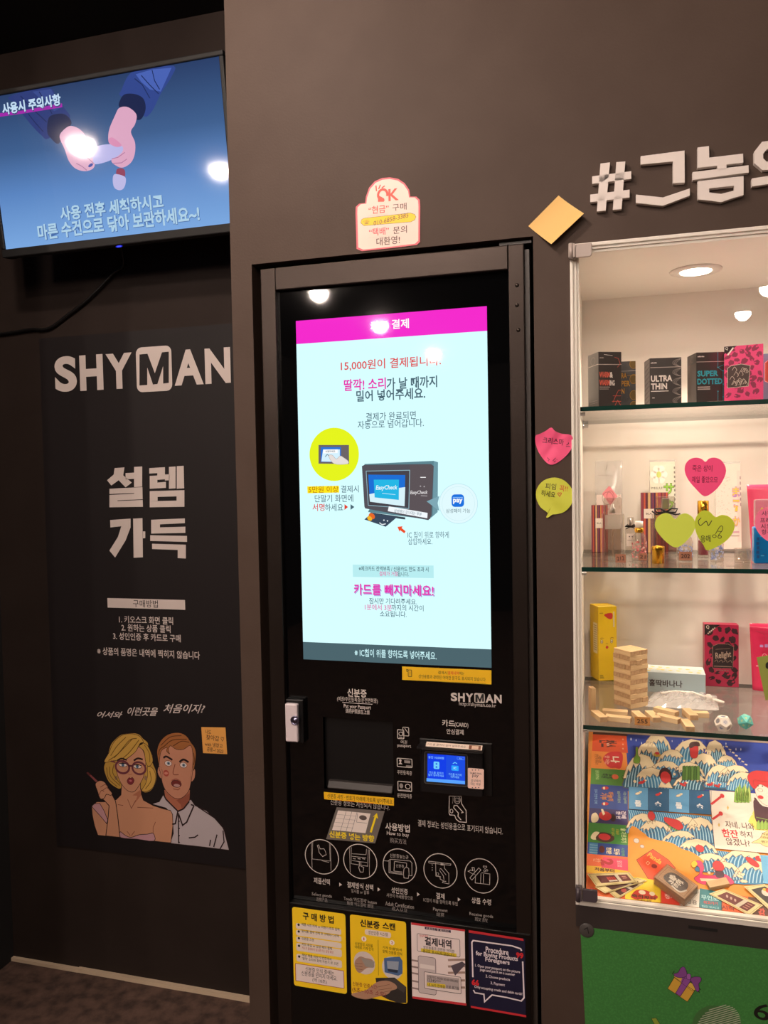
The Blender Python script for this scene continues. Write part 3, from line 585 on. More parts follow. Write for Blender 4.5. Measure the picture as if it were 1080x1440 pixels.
# key lock
m = MB(); a, b = onY(405, 980, GY), onY(431, 1043, GY); m.box((a.x, GY-.016, b.z), (b.x, GY+.004, a.z), M('#08080a', 's')); lk = m.build('lock_housing', kio, bevel=.003)
m = MB(); a, b = onY(406.5, 985, GY), onY(425, 1039, GY); m.box((a.x, GY-.026, b.z), (b.x, GY-.014, a.z), M('#d8ccd0', 's', rough=.3)); lb = m.build('lock_plate', lk, bevel=.003); lb['label'] = 'chrome lock handle'
m = MB(); q = onY(415, 1013, GY-.026); T = Matrix.Translation(q) @ Matrix.Rotation(R(90), 4, 'X')
m.lathe([(.0105, 0), (.0105, .002), (.0085, .003), (.0085, .0015), (.005, .0015), (.005, .004), (.0005, .004)], T, M('#8a86a0', 'm'), 22); m.build('lock_cylinder', lk)
# scanner recess
m = MB(); D = .17
for lo, hi in (((BX0-.004, GY+.002, BZ0), (BX0, D, BZ1)), ((BX1, GY+.002, BZ0), (BX1+.004, D, BZ1)), ((BX0, GY+.002, BZ1), (BX1, D, BZ1+.004)), ((BX0, GY+.002, BZ0-.004), (BX1, D, BZ0)), ((BX0, D-.004, BZ0), (BX1, D, BZ1))): m.box(lo, hi, M('#070606', 's'))
m.build('scanner_recess', kio)
m = MB(); zl = onY(500, 1102, GY).z; xl = onY(461, 1110, GY).x
m.prism([(xl, GY-.004, BZ0+.002), (xl, GY-.004, zl-.012), (xl, GY+.004, zl), (xl, D-.01, zl+.012), (xl, D-.01, BZ0+.002)], Vector((BX1-.003-xl, 0, 0)), M('#2b2624', 's', rough=.5)); sc = m.build('passport_scanner', kio, fix=True, bevel=.002)
m = MB(); m.prism([(xl+.02, GY+.012, zl+.0015), (xl+.02, D-.03, zl+.0115), (BX1-.02, D-.03, zl+.0115), (BX1-.02, GY+.012, zl+.0015)], Vector((0, 0, -.001)), BLACKG); m.build('scanner_glass', sc, fix=True)
m = MB(); m.prism([(xl+.005, D-.02, zl+.01), (xl+.04, D-.05, zl+.035), (BX1-.03, D-.05, zl+.035), (BX1-.005, D-.02, zl+.01)], Vector((0, .012, .004)), M('#0d0c0c', 's')); m.build('scanner_hood', sc, fix=True)
# card terminal
tm_ = MB(); a, b = onY(593, 1048, GY), onY(689, 1112, GY); xa, xb, z0, z1 = a.x, b.x, onY(640, 1113, GY).z, onY(640, 1049, GY).z
tm_.box((xa-.004, GY-.003, z0-.003), (xb+.006, GY+.002, z1+.012), M('#0c0b0b', 's')); bk = tm_.build('terminal_surround', kio, bevel=.002)
m = MB(); m.prism([(xa, GY, z0+.006), (xa, GY-.022, z0), (xa, GY-.012, z1-.005), (xa, GY, z1+.002)], Vector((onY(681, 1080, GY).x-xa, 0, 0)), M('#131112', 's', rough=.25)); ter = m.build('card_terminal', kio, fix=True, bevel=.003)
m = MB(); m.box((xa-.004, GY-.030, z1-.001), (onY(682, 1050, GY).x, GY, z1+.002), M('#151213', 's'))
hs = m.build('terminal_hood', kio)
zt_ = z1+.0025; m = MB(); P = [onZ(597.5, 1053.5, zt_), onZ(676, 1058.5, zt_)]; xs0, xs1 = onY(599, 1048, GY-.02).x, onY(678, 1048, GY-.02).x
cc = Canvas(m, (0, GY-.003, zt_), (1, 0, 0), (0, math.cos(R(78)), math.sin(R(78)))); cc.V = Vector((0, -.85, -.53)); cc.U = Vector((1, 0, 0)); cc.N = Vector((0, -.53, .85))
L0, L1 = xs0, xs1; cc.V = -cc.V; cc.O = Vector((0, GY-.024, zt_+.0004))
cc.rect(L0, .0, L1, .0125, '#e6d2c2', 1); cc.text('카드를 끝까지 밀어 넣어주세요', (L0+L1)/2-.016, .006, .082, .0055, '#6a5548', 0, 2); cc.rect(L1-.028, .001, L1-.003, .0115, '#7a4a34', 1.5); cc.rect(L1-.022, .002, L1-.008, .010, '#d9b8a0', 2)
m.build('hood_label', hs)
TY = GY-.0168; m = MB(); c = Canvas(m, (0, TY, onY(628, 1080, TY).z), (1, 0, 0), (0, .10, 1), (0, -1, .10), px=True)
c.lift = 3; c.rrect(597, 1056.5, 657.5, 1106.5, 3, '#0a0a0b', 1); c.rrect(597, 1056.5, 657.5, 1106.5, 3, None, 1.2, '#4a4644', .8)
c.style = 'e'; c.rect(601.3, 1059.5, 654, 1103, '#1538d8', 3); c.rect(601.3, 1060.5, 627.5, 1099, '#0f3fe8', 4); c.rect(627.5, 1062, 654, 1099.5, '#1a4ce0', 4)
c.poly([(600,1094),(654,1098),(654,1102.6),(600,1098.6)], '#5aa4ff', 5); c.text('승인 10,000원', 613.5, 1065.3, 22, 4, '#7fb8ff', .02, 6); c.rrect(643, 1064, 653, 1068.5, 1, None, 6, '#4f86ff', .6); c.text('취소', 648, 1066.6, 5, 2.6, '#7fb8ff', .01, 6)
c.rrect(610, 1070.5, 618, 1081.5, 1.5, '#6fd0ff', 6); c.ell(614, 1074, 1.3, 1.3, '#2f6ae0', 7); c.ell(614, 1078.4, 1.3, 1.3, '#2f6ae0', 7); c.rrect(635, 1076, 645, 1084, 1, '#29a4ff', 6); c.text('IC', 640, 1080, 4, 3, '#bfe8ff', .02, 7); c.stroke([(637,1073.6),(640,1072),(643,1073.8)], 1, '#6fd0ff', 6)
c.text('카드를 끝까지', 613.5, 1086.6, 20, 3.4, '#7fc0ff', .01, 6); c.text('밀어 넣어주세요', 613.5, 1090.2, 22, 3.4, '#7fc0ff', .01, 6); c.text('카드를 여기에', 640, 1089, 18, 3.4, '#7fc0ff', .01, 6); c.text('대주세요', 640, 1092.5, 12, 3.4, '#7fc0ff', .01, 6)
m.build('terminal_screen', ter)['label'] = 'small bright blue display'
m = MB(); TY2 = GY-.0175; c = Canvas(m, (0, TY2, onY(668, 1095, TY2).z), (1, 0, 0), (0, .10, 1), (0, -1, .10), px=True); c.lift = 5
c.rrect(657.8, 1079.5, 680.5, 1110, 2, '#eec9bb', 2); I = '#4a3038'
for q in (664.5, 668.8, 673.2): c.ell(q, 1082.6, .9, .7, I, 3); c.ell(q, 1107.4, .9, .7, I, 3)
c.text('SAMSUNG', 669, 1087.4, 16, 2.6, I, .012); c.text('pay', 668.6, 1091.6, 9, 4.6, I, .01); c.text('삼성페이', 669, 1097.8, 14, 4, I, 0); c.text('대는 부분', 669, 1102.4, 14, 4, I, 0)
m.build('terminal_tag', ter)['label'] = 'pale pink tag'
# stickers on the kiosk
ST_ = 'instruction stickers on the black kiosk'
def sticker(name, label, draw, Y=GY, group=ST_, cat='sticker'):
    m = MB(); c = wallcanvas(m, Y-.0009); c.mk = dict(rough=.5); draw(c); return tag(m.build(name), label, cat, group)
YL = '#fbd324'
def d(c):
    c.rect(566, 938, 691, 961.5, '#e8b818', 1); K = '#2c2416'; c.poly([(565.6,937.2),(691,942.5),(691,962.5),(565.6,956)], '#efbe1c', 1.5)
    c.rrect(574, 942, 579, 951.5, .8, None, 2, K, .9); c.stroke([(571.5,941),(574,942)], .9, K); c.stroke([(572,941),(572,944),(574,944)], .9, K)
    for q in (945, 947, 949): c.stroke([(575.2,q),(578,q)], .5, K)
    c.text('결제시', 622.5, 945.8, 13, 4.6, K, .004); c.text('결제내역', 637.5, 946.4, 15.5, 4.8, '#d8402c', .01); c.text('에는', 649.3, 946.8, 7, 4.6, K, .004)
    c.text('성인용품과 관련된 어떠한 문구도 표시되지 않습니다.', 635.5, 953.3, 95, 5.4, K, .002); c.stroke([(588,957.2),(683,961.2)], .4, K)
sticker('sticker', 'thin yellow notice sticker under the right corner of the large screen', d)
def d(c):
    c.poly([(455.3,1113.6),(554,1122),(554,1133),(456,1123.8)], '#f2bc1e', 1); c.text('신분증 사진 · 번호가 아래에 가도록 넣어주세요.', 506, 1123.3, 92, 6.6, '#3a2c10', .004, 3)
    for a in (((474,1125),(481,1125.6)), ((486,1126.2),(499,1127.4)), ((504,1128),(526,1130))): c.stroke(a, .5, '#d04a24', 3)
sticker('sticker', 'thin yellow sticker along the lower edge of the passport scanner opening', d)
def d(c):
    c.poly([(473.5,1135),(541,1140.5),(527.5,1186),(458.5,1180)], '#6e6661', 1); c.poly([(475.5,1139.5),(521,1144),(514,1171.5),(467,1167)], '#e9dcd4', 2)
    for t in (.25, .42, .58): c.stroke([(475.5+46*t, 1139.5+4.5*t), (467+47*t, 1167+4.5*t)], .5, '#6a6260', 3)
    for t in (.2, .4, .6, .8): c.stroke([(475.5-8.5*t, 1139.5+27.5*t), (475.5-8.5*t+28, 1139.5+27.5*t+2.8)], .35, '#8a8280', 3)
    c.ell(510.5, 1149.8, 5.4, 3.4, '#5a4e4a', 3); c.stroke([(503,1143.5),(501.5,1156),(516,1157.5)], .5, '#6a6260', 3)
    c.poly([(520,1170),(527,1148),(524.2,1149),(530.2,1143),(531.8,1151.5),(529.3,1149.5),(522.8,1170.8)], '#f2d71c', 3)
    c.text('신분증 넣는 방향', 494.5, 1176, 63, 9.5, '#f2d71c', .03, 3)
sticker('sticker', 'grey slanted sticker with a white card drawing and a yellow arrow, below the scanner', d)
def d(c):
    K = '#201a14'; c.rrect(410.8, 1275, 488, 1398, 3.5, YL, 1); c.text('구 매 방 법', 447.5, 1290.5, 43.5, 11, K, .03)
    rows = [('제품 사진 터치 or 자판기 번호 입력', None), ('일시불, 할부 선택 후 구매하기 선택', None), ('신분증 스캔', None), ('카드 투입 or 삼성 페이 결제', '카드가 결제되지 않으면 카드 방향 확인'), ('해당 제품 자판기 번호에서', "'딸깍' 소리와 함께 자판기 문 오픈")]
    for i, (a, b) in enumerate(rows):
        x0, x1 = 416+i*.2, 480+i*.25; y = (1302.5, 1312, 1321.4, 1332.5, 1347.6)[i]; hh = 3.6 if not b else 5.6
        c.rrect(x0, y-hh-1.2, x1, y+hh*.75+1+.135*(x1-x0), 2.4, '#e8d8cc', 2); c.ell(x0+4, y-2.2 if not b else y-2.6, 1.6, 1.7, K, 3)
        wd = (53, 52, 17, 42, 41)[i]; c.text(a, x0+8+wd/2, y-1.6+ .085*wd/2 if not b else y-3.6+.085*wd/2, wd, 4.2, K, .006)
        if b: wd = (44, 51)[i-3]; c.text(b, x0+8+wd/2, y+1.6+.085*wd/2, wd, 4.0, '#b84a34' if i == 3 else K, .004)
    c.rrect(415.5, 1354.5, 484, 1390, 1, '#ead8d4', 2, '#a8322c', .7); c.text('신분증 인식 중에는', 449.5, 1365.3, 40, 6.5, K, .004); c.text('신분증을 만지지 마세요.', 449, 1372, 50, 6.5, K, .004); c.text('(약 10초)', 449.5, 1379.5, 20, 6.5, K, .004)
sticker('sticker', 'yellow instruction sticker with five white lines of steps, leftmost of the bottom row', d, LPY)
def d(c):
    K = '#201a14'; c.rrect(492, 1285.5, 573, 1412, 3.5, '#f8ce20', 1); c.text('신분증', 520, 1299.3, 27.5, 10.5, K, .035); c.text('스캔', 547, 1302.3, 18, 10, K, .035)
    c.rrect(513, 1306, 550, 1319.5, 3, '#ead8c8', 2); c.text('성인인증 시스템', 531.5, 1312.6, 27, 5.5, K, .002)
    c.ell(511.8, 1320.2, 3.6, 3.6, '#f4e8de', 2); c.text('1', 511.8, 1320.2, 1.4, 4, '#c0342c', 0); c.ell(551.3, 1325.4, 3.6, 3.6, '#f4e8de', 2); c.text('2', 551.3, 1325.4, 2.4, 4, '#c0342c', .02)
    c.stroke([(531.8,1321.5),(532.2,1371.5)], .5, K)
    c.text('신분증의 사진을', 511.8, 1328.3, 25, 4.6, K, .002); c.text('아래로 기계 인식', 512, 1333.2, 26, 4.6, K, .002); c.text('기계 안(불빛)에', 551.5, 1334.2, 27, 4.6, K, .002); c.text('맞춰 신분증 인식', 551.8, 1339.5, 27, 4.6, K, .002)
    c.ell(512.5, 1354, 15, 16, '#d8c8c0', 2); c.poly(curve([(499,1352),(506,1345),(514,1347),(524,1350),(526,1360),(516,1361),(506,1368),(500,1362)], 4), '#b08a74', 3); c.poly([(507,1346),(527,1352),(525,1361),(514,1359)], '#9c948c', 4)
    for q in (1354, 1358, 1362): c.stroke([(500,q),(510,q+1.5)], .6, '#7d5a48', 4)
    c.ell(551.8, 1361, 14.5, 16, '#d8d0cc', 2); c.poly([(540,1347),(562,1345),(566,1351),(566,1369),(560,1372),(541,1367)], '#4f6c98', 3); c.poly([(544,1351),(561,1352),(560,1364),(545,1362)], '#9aa4b4', 4); c.poly([(545,1362),(560,1364),(559,1368),(546,1366)], '#2a3448', 4)
    c.poly([(528,1375),(555,1374.5),(571.5,1388),(571.5,1410.2),(560,1410.2),(545,1405),(532,1398)], '#332e2c', 2.6); c.poly([(540,1377),(557,1376),(571.4,1389),(568,1396)], '#47403e', 3)
    c.poly(curve([(495,1397),(515,1392),(530,1381),(545,1379),(556,1384),(558,1390),(550,1393),(545,1398),(528,1402),(515,1405),(500,1402)], 4), '#b58a70', 4)
    for q in ((530,1388,548,1384), (532,1392,551,1389), (534,1396,549,1393)): c.stroke([q[:2], q[2:]], .6, '#7d5a48', 5)
    c.text('신분증 인증시간', 513, 1385.3, 34, 6, '#8a2c30', .004, 6); c.text('(5초~10초 소요)', 519, 1395, 47, 8, '#8a2c30', .006, 6)
sticker('sticker', 'yellow instruction sticker with a hand photo at its foot, second in the bottom row', d, LPY)
def d(c):
    K = '#241c22'; c.rect(578, 1297, 655, 1414, '#efdedb', 1); c.poly([(578.3,1297),(653.8,1307),(653.9,1309.8),(578.4,1300.3)], '#c8343c', 2); c.poly([(580,1400.8),(656,1410.8),(656,1414.2),(580.2,1404)], '#c8343c', 2)
    c.rect(597.3, 1303, 634, 1311.6, '#2c2440', 3); c.text('신용카드 및 체크카드', 615.7, 1307.6, 33, 4, '#e3cfcc', .004, 5)
    c.rrect(586.5, 1312.5, 647, 1346, 2, None, 2, '#3a3034', .6); c.text('안심하세요', 596, 1316, 12, 3.6, '#c8343c', .006, 3, rot=8); c.text('결제내역', 616, 1325.4, 37.5, 12, K, .03); c.text('성인용품과 관련된 어떠한', 617, 1334.7, 44, 4.4, K, .002)
    c.poly([(592,1333.2),(642,1341),(642,1346),(592,1338.3)], '#e6cc3a', 2.6); c.text('문구도 표시되지 않습니다.', 617, 1340, 45, 4.6, K, .004, 4)
    for q in (1353, 1362, 1371, 1382, 1392): c.stroke([(579,q-3),(590,q-1)], 2.4, '#9a8480', 1.6); c.stroke([(630,q-3),(654,q-9+q*.004)], 3, '#a88c80', 1.6)
    c.poly([(634,1358),(650,1352),(655,1356),(640,1372)], '#5a4e58', 2)
    c.rrect(588, 1343.5, 613.5, 1399.5, 3, '#cfc0bf', 3, '#6a5c60', .7); c.rrect(590.5, 1355, 611.5, 1364, 1, '#e8dcd8', 4); c.rrect(596.5, 1366, 648.5, 1397.5, 1.5, '#eadad6', 5, '#4a3e40', .7)
    c.poly([(600,1370),(646,1375.5),(646,1392),(600,1386.8)], '#b8aaa8', 6); c.text('신용카드 00/00 00:00 000,000', 622.5, 1376.2, 43, 4.6, K, 0, 8); c.text('12345***', 610.5, 1378.8, 19, 4.2, K, 0, 8); c.poly([(600.5,1381),(626.5,1384),(626.5,1389),(600.5,1386)], '#e6cc3a', 7); c.text('내 16자 판매점', 613.6, 1385.6, 24, 4.4, K, .004, 8); c.text('으로 표기됨', 636.5, 1388.2, 18, 4.4, K, .004, 8)
sticker('sticker', 'white sticker with red edges and a drawn receipt, third in the bottom row', d, LPY)
def d(c):
    N_ = '#181634'; W_ = '#ece0e6'; c.rect(659, 1309, 739.5, 1428, N_, 1); c.poly([(659.2,1307.8),(735.5,1319.8),(736.5,1323),(659.3,1311.4)], '#c83038', 2); c.poly([(662,1414.2),(740,1427.5),(740,1430.5),(662.2,1417)], '#c83038', 2)
    c.stroke([(665,1374),(663.6,1325),(665.5,1322.5),(720,1330),(732,1334),(733.6,1337)], 2, W_, 2); c.stroke([(735,1352),(737,1403),(733,1407.5),(712,1402.5),(692,1399),(681.5,1408.5),(680.5,1398),(668,1396),(665.7,1392)], 2, W_, 2)
    c.text('99', 731, 1343.5, 10.5, 8.5, '#d02c34', .05); c.text('66', 668.5, 1381.5, 10.5, 8.5, '#d02c34', .05)
    c.text('Procedure', 699, 1337, 32, 8.4, W_, .025); c.text('for Buying Products', 698.5, 1345, 59, 8.4, W_, .022); c.text('Foreigners', 699.5, 1352, 34, 8.4, W_, .022)
    c.text('1. Open your passport on the picture', 699.5, 1362.4, 63, 5, W_, .012); c.text('page and put it on a scanner', 699.5, 1367.3, 49, 5, W_, .012); c.text('2. Choose products', 700, 1375.4, 34, 5, W_, .012); c.text('3. Payment', 700, 1384, 20, 5, W_, .012); c.text('Only accepting credit and debit cards!', 700.5, 1392.8, 67, 5, W_, .012)
sticker('sticker', 'navy blue sticker with a white speech bubble frame in English, rightmost of the bottom row', d, LPY)
# cut-out notice above the kiosk
A = [(501.5,350),(500,300),(500.3,291),(505,286.5),(513.5,285.5),(514.5,277),(519,264),(527,255),(537,250.5),(548,249.3),(560,251.5),(569,257.5),(575.5,267),(577,276.5),(585.5,276.5),(590.3,281),(591,290),(590.7,340),(586,344.5),(545,349.5),(509,353.3)]
def d(c):
    c.poly(A, '#d8606e', 1); cx, cy = 546, 305; B = [(cx+(x-cx)*.945, cy+(y-cy)*.955) for x, y in A]; c.poly(B, '#e6d0c4', 2)
    RD = '#dd4a3a'; K = '#54302a'
    c.text('K', 553.5, 273.8, 14.5, 17, RD, .02, 3); c.ell(538.3, 274, 6.5, 7.4, None, 3, line=RD, lw=3.2, a0=-20, a1=290); c.poly([(531.4,275),(531.6,284),(540,283.8),(540,279),(534.5,276)], RD, 3)
    for a, b in (((529.5,269),(528.8,261)), ((532.5,266),(535,260)), ((537,264.5),(541,261.5))): c.stroke([a, b], 1.7, RD, 3)
    c.text('“현금”', 532.5, 294.5, 28.5, 11, RD, .012); c.text('구매', 561.8, 291, 20, 9.8, K, .006)
    P = []; p0, p1 = (514, 314.3), (578.5, 306.2)
    c.poly([(512,317.5),(507.5,313.5),(508.5,309),(512,307),(577,299.6),(583,301.5),(585,305),(583,309.5),(578,312)], '#f2c814', 2.6, '#6a5420', .5)
    c.text('☎', 515.5, 312.6, 8, 6, K, .0, 4); c.text('010-6858-3385', 550, 308.3, 50, 6.4, K, 0, 4, rot=7, shear=.2)
    c.text('“택배”', 533, 325.6, 28, 11, '#d84452', .012, 3); c.text('문의', 562.5, 323.2, 19.5, 10.5, K, .008); c.text('대환영!', 545.8, 338.5, 33, 11.5, K, .01)
    c.stroke([(517.5,304),(546,301)], .4, '#c8a898'); c.stroke([(518,334.5),(548,331.5)], .4, '#c8a898')
m = MB(); c = wallcanvas(m, -.0015, rough=.5); d(c); tag(m.build('notice'), 'white arched notice with a red border stuck above the kiosk', 'notice')
# ================================================================== lit display case
CY = .455                                        # back of the case
CF = .742                                        # its floor
S1, S2, S3 = 1.7625, 1.4415, 1.1200              # tops of the glass shelves
case = thing('display_case', ((SX0+SX1)/2, .2, SZ0), 'lit cream-white display case with glass door and three glass shelves in the dark wall', 'display case')
m = MB(); t = .012
for lo, hi in (((SX0, .0, CF-t), (SX0+t, CY+t, SZ1)), ((SX1-t, .0, CF-t), (SX1, CY+t, SZ1)), ((SX0+t, CY, CF), (SX1-t, CY+t, SZ1)),
               ((SX0+t, .0, SZ1-t), (SX1-t, CY, SZ1)), ((SX0+t, .0, CF-t), (SX1-t, CY, CF))): m.box(lo, hi, WHITEP)
m.build('carcass', case)
m = MB()
for lo, hi in (((SX0, -.004, .757), (SX0+.006, .0, SZ1)), ((SX0+.006, -.004, SZ1-.007), (SX1, .0, SZ1)), ((SX0+.006, -.004, .757), (SX1, .0, .768)),
               ((SX0+t, .004, .757), (SX0+t+.005, .012, SZ1-t)), ((SX0+t, .004, SZ1-t-.006), (SX1-t, .012, SZ1-t)), ((SX0+t, .0, .768), (SX1-t, .012, .773))): m.box(lo, hi, WHITEP)
m.build('door_frame', case, bevel=.001)
m = MB(); m.box((SX0, -.002, .712), (SX1, .012, .7565), noisy('lower_rail_paint', '#2f2725', '#332b29', 7, .55)); rl = m.build('lower_rail', case)
a = onY(990, 1300, -.0025); m = MB(); c = wallcanvas(m, -.003); c.poly([(968,1301),(1009,1306.5),(1009,1311),(968,1305.5)], '#0e0c0c', 1); m.build('magnet_strip', rl)
m = MB(); m.box((SX0+.003, -.0125, .768), (SX1-.003, -.0065, SZ1-.004), DOORG); door = m.build('glass_door', case)
CLR = glass('clear_hinge_plastic', (.80, .76, .72), 1.5, .1, .15, (.6, .52, .48))
for nm, (x0, y0, x1, y1), mt in (('upper_hinge', (801, 344.5, 832.5, 362), M('#a89a92', 's', rough=.3)), ('lower_hinge', (811, 1247, 840.5, 1269), M('#4a4248', 's', rough=.25))):
    a, b = onY(x0, y0, -.013), onY(x1, y1, -.013); zt, zb = max(a.z, b.z), min(a.z, b.z)
    m = MB(); m.box((a.x-.002, -.021, zb+.002), (a.x+.010, -.004, zt), mt); m.lathe([(.0045, zb), (.0045, zt+.001)], Matrix.Translation((a.x+.003, -.0185, 0)), mt, 14)
    h = m.build(nm, door)
    m = MB(); cc = wallcanvas(m, -.0175); xx0, xx1 = a.x+.011, b.x; zz0, zz1 = zb+.001, zt-.001; r = .006
    ol = [(xx0, zz1), (xx1, zz1)] + [(xx1-r+r*math.cos(R(q)), zz0+r+r*math.sin(R(q))) for q in (0, -30, -60, -90)] + [(xx0, zz0)]
    m.prism([(x, -.0185, z) for x, z in ol][::-1], Vector((0, .006, 0)), mt); m.build('clamp_plate', h, fix=True, bevel=.0012)
for z, nm in ((S1, 'upper'), (S2, 'middle'), (S3, 'lower')):
    x0, x1, y0, y1 = SX0+t+.001, SX1-t-.001, .018, .418; th = .009
    m = MB(); v = [(x0,y0,z-th),(x1,y0,z-th),(x1,y1,z-th),(x0,y1,z-th),(x0,y0,z),(x1,y0,z),(x1,y1,z),(x0,y1,z)]
    m.add(v, [(0,3,2,1), (4,5,6,7)], GLASS); m.add(v, [(0,1,5,4), (1,2,6,5), (2,3,7,6), (3,0,4,7)], GEDGE); m.build('glass_shelf', case)
    for yy in (.028, .405):
        p = MB(); T = Matrix.Translation((SX0+t, yy, z-th-.005)) @ Matrix.Rotation(R(90), 4, 'Y'); p.lathe([(.006, 0), (.006, .003), (.0038, .004), (.0038, .014)], T, CHROME, 14); p.build('shelf_pin', case)
# recessed lamps in the top of the case
LCASE = M('#fff0dc', 'e', st=9, name='case_lamp_glow')
for i, lx in enumerate((.2, .68, 1.16)):
    q = Vector((lx, .24, SZ1-t)); lt = thing('recessed_light', q, ('round white recessed light in the top of the display case' if i == 0 else 'round recessed light in the top of the display case, beyond the right edge'), 'recessed light', 'recessed lights of the display case')
    m = MB(); m.lathe([(.033, -.0012), (.035, -.004), (.047, -.0045), (.053, -.002), (.054, 0)], Matrix.Translation(q), M('#d9d2ca', 's'), 40); m.build('trim_ring', lt)
    m = MB(); m.lathe([(.0315, -.0042), (.0325, -.002)], Matrix.Translation(q), LCASE, 32); m.build('lens', lt)
    ld = bpy.data.lights.new('case_spot', 'AREA'); ld.shape = 'DISK'; ld.size = .06; ld.energy = CASE_LAMP_W; ld.color = WARM; ld.spread = R(130)
    lo = bpy.data.objects.new('case_spot', ld); COL.objects.link(lo); lo.location = (q.x, q.y, q.z-.008); lo.rotation_euler = (R(-20), 0, 0)
# raised sign letters above the case
SG = M('#ddd4ce', 'p', name='raised_letter_white')
def glyph(parts, label):
    m = MB()
    for i, p in enumerate(parts): m.prism([onY(720+x/3, 160+y/3, -.011) for x, y in p], Vector((0, .011, 0)), SG)
    tag(m.build('sign_letter', fix=True), label, 'sign letter', 'raised white sign letters')
glyph([[(373,210),(413,205),(395,408),(358,412)], [(440,204),(478,201),(462,402),(425,406)], [(338,264),(503,242),(503,274),(338,296)], [(330,341),(496,320),(496,353),(330,373)]], 'raised white hash sign on the dark wall, leftmost of the sign')
glyph([[(543,179),(728,155),(729,290),(679,293),(679,201),(543,214)], [(523,341),(637,353),(637,388),(523,376)], [(637,353),(750,315),(750,345),(637,388)]], 'raised white letter of a hook over a wide V stroke, beside the hash sign')
glyph([[(783,142),(831,136),(832,185),(975,168),(976,206),(783,228)], [(762,246),(998,217),(999,247),(762,279)], [(866,215),(905,208),(905,235),(866,240)],
       [(783,285),(832,279),(832,332),(832,366),(784,361)], [(832,279),(937,267),(937,303),(832,315)], [(937,267),(977,263),(977,342),(937,354)], [(832,332),(882,338),(882,373),(832,366)], [(882,338),(937,324),(937,354),(882,373)]], 'raised white letter of an L, a bar and a closed box, third in the sign')
o_, i_ = [(1022,160),(1055,118),(1110,111),(1145,148),(1145,190),(1112,232),(1057,238),(1022,208)], [(1060,168),(1075,150),(1098,147),(1110,162),(1110,180),(1096,198),(1074,202),(1060,188)]
glyph([[o_[k], o_[(k+1) % 8], i_[(k+1) % 8], i_[k]] for k in range(8)] + [[(1012,273),(1160,250),(1160,284),(1012,307)], [(1175,90),(1215,85),(1215,310),(1175,314)]], 'raised white letter with a round ring over a bar, cut by the photo edge')
# notes on the wall
def d(c): pass
NA, NB = R(40), 0
def ncurl(u, v): # the lower right corner curls off the wall
    s_ = (u*.62 - (v-2.15)*.78) + .055; return .0005 + max(0, s_)**1.4*1.0
sheet('sticky_note', dens([(785.5, 275), (821.5, 304), (776, 347), (743, 318)], 6), 0, '#e2b86c', 'plain yellow square note stuck diagonally on the wall above the kiosk corner', NOTES, ncurl, None)
H1 = curve([(775.5,601.5),(781,606.5),(790,610),(803,612),(806,620),(804,630),(797,640),(785,650),(774.5,653.5),(766,648),(757,635),(753,622),(753.5,613),(759,610.5),(768,606)], 3)
def d(c):
    K = '#4a1424'
    c.text('크리스마', 778, 620.5, 30, 9, K, .008, 3, rot=-8); c.text('스', 799.5, 625.3, 7, 6, K, .008, 3)
    for a in (((768,645),(772,648.5)), ((769.5,643.5),(773,647)), ((777.5,648),(781.5,644)), ((779,650),(783.5,646.3))): c.stroke(a, .7, K)
def hc(u, v): return .001 + .010*max(0, (v-1.675)/.03)**2*.3 + .0022*math.sin(u*190)*math.sin(v*140+1)
sheet('sticky_note', H1, 0, '#f85c8c', 'crumpled pink heart note on the wall between the kiosk and the display case', NOTES, hc, d)
H2 = curve([(780,671.5),(794,676),(804,687),(806.5,698),(803,710),(794,719.5),(783,723),(777,723.5),(771,727.5),(768,727),(770,721),(760,713),(754,700),(755,687),(765,675.5)], 3)
def d(c):
    K = '#2c2c14'; c.text('피임', 774.5, 684, 15, 8.5, K, .006, 3, rot=-6); c.text('꼭!!', 792.5, 687, 11.5, 8.5, '#c8402c', .006, 3, rot=-4); c.text('하세요', 771, 694.5, 20, 8.5, K, .006, 3, rot=-10); c.text('♡', 787, 695.5, 6, 6, '#c8402c', .02, 3)
sheet('sticky_note', H2, 0, '#ccd244', 'lime green speech bubble note on the wall below the pink heart', NOTES, lambda u, v: .001+.0015*math.sin((u+v)*110), d)
# notes stuck on the outside of the glass door
DG = -.0125
H3 = curve([(992,649.5),(997,645),(1005,643.5),(1014,647),(1020,656),(1020.5,666),(1014,680),(1004,691),(991,698),(979,688),(968,675),(963,663),(964,653),(970,646),(979,643.5),(987,645.5)], 3)
def d(c):
    K = '#8a1440'; c.text('죽은 상이', 987.5, 658.5, 28, 9, K, .004, 3, rot=-2); c.text('제일 좋았으므', 991, 674.5, 36, 9, K, .004, 3, rot=-2)
sheet('sticky_note', H3, DG, '#fb4c86', 'pink heart note on the glass door above two lime hearts', NOTES, None, d, .0008)
H4 = curve([(949.5,730),(956,724),(965,722),(974,727.5),(978,738),(974,750),(963,763),(950.5,770),(938,763),(926,750),(921,739),(924,728),(933,722),(942,723)], 3)
sheet('sticky_note', H4, DG, '#cfe04e', 'blank lime green heart note on the glass door, left of the one with drawings', NOTES, None, None, .0008)
H5 = curve([(1006,727),(1015,724),(1026,727),(1033,737),(1030,750),(1018,763),(996,774),(989,766),(980,752),(977,738),(979,727),(987,718.5),(997,719)], 3)
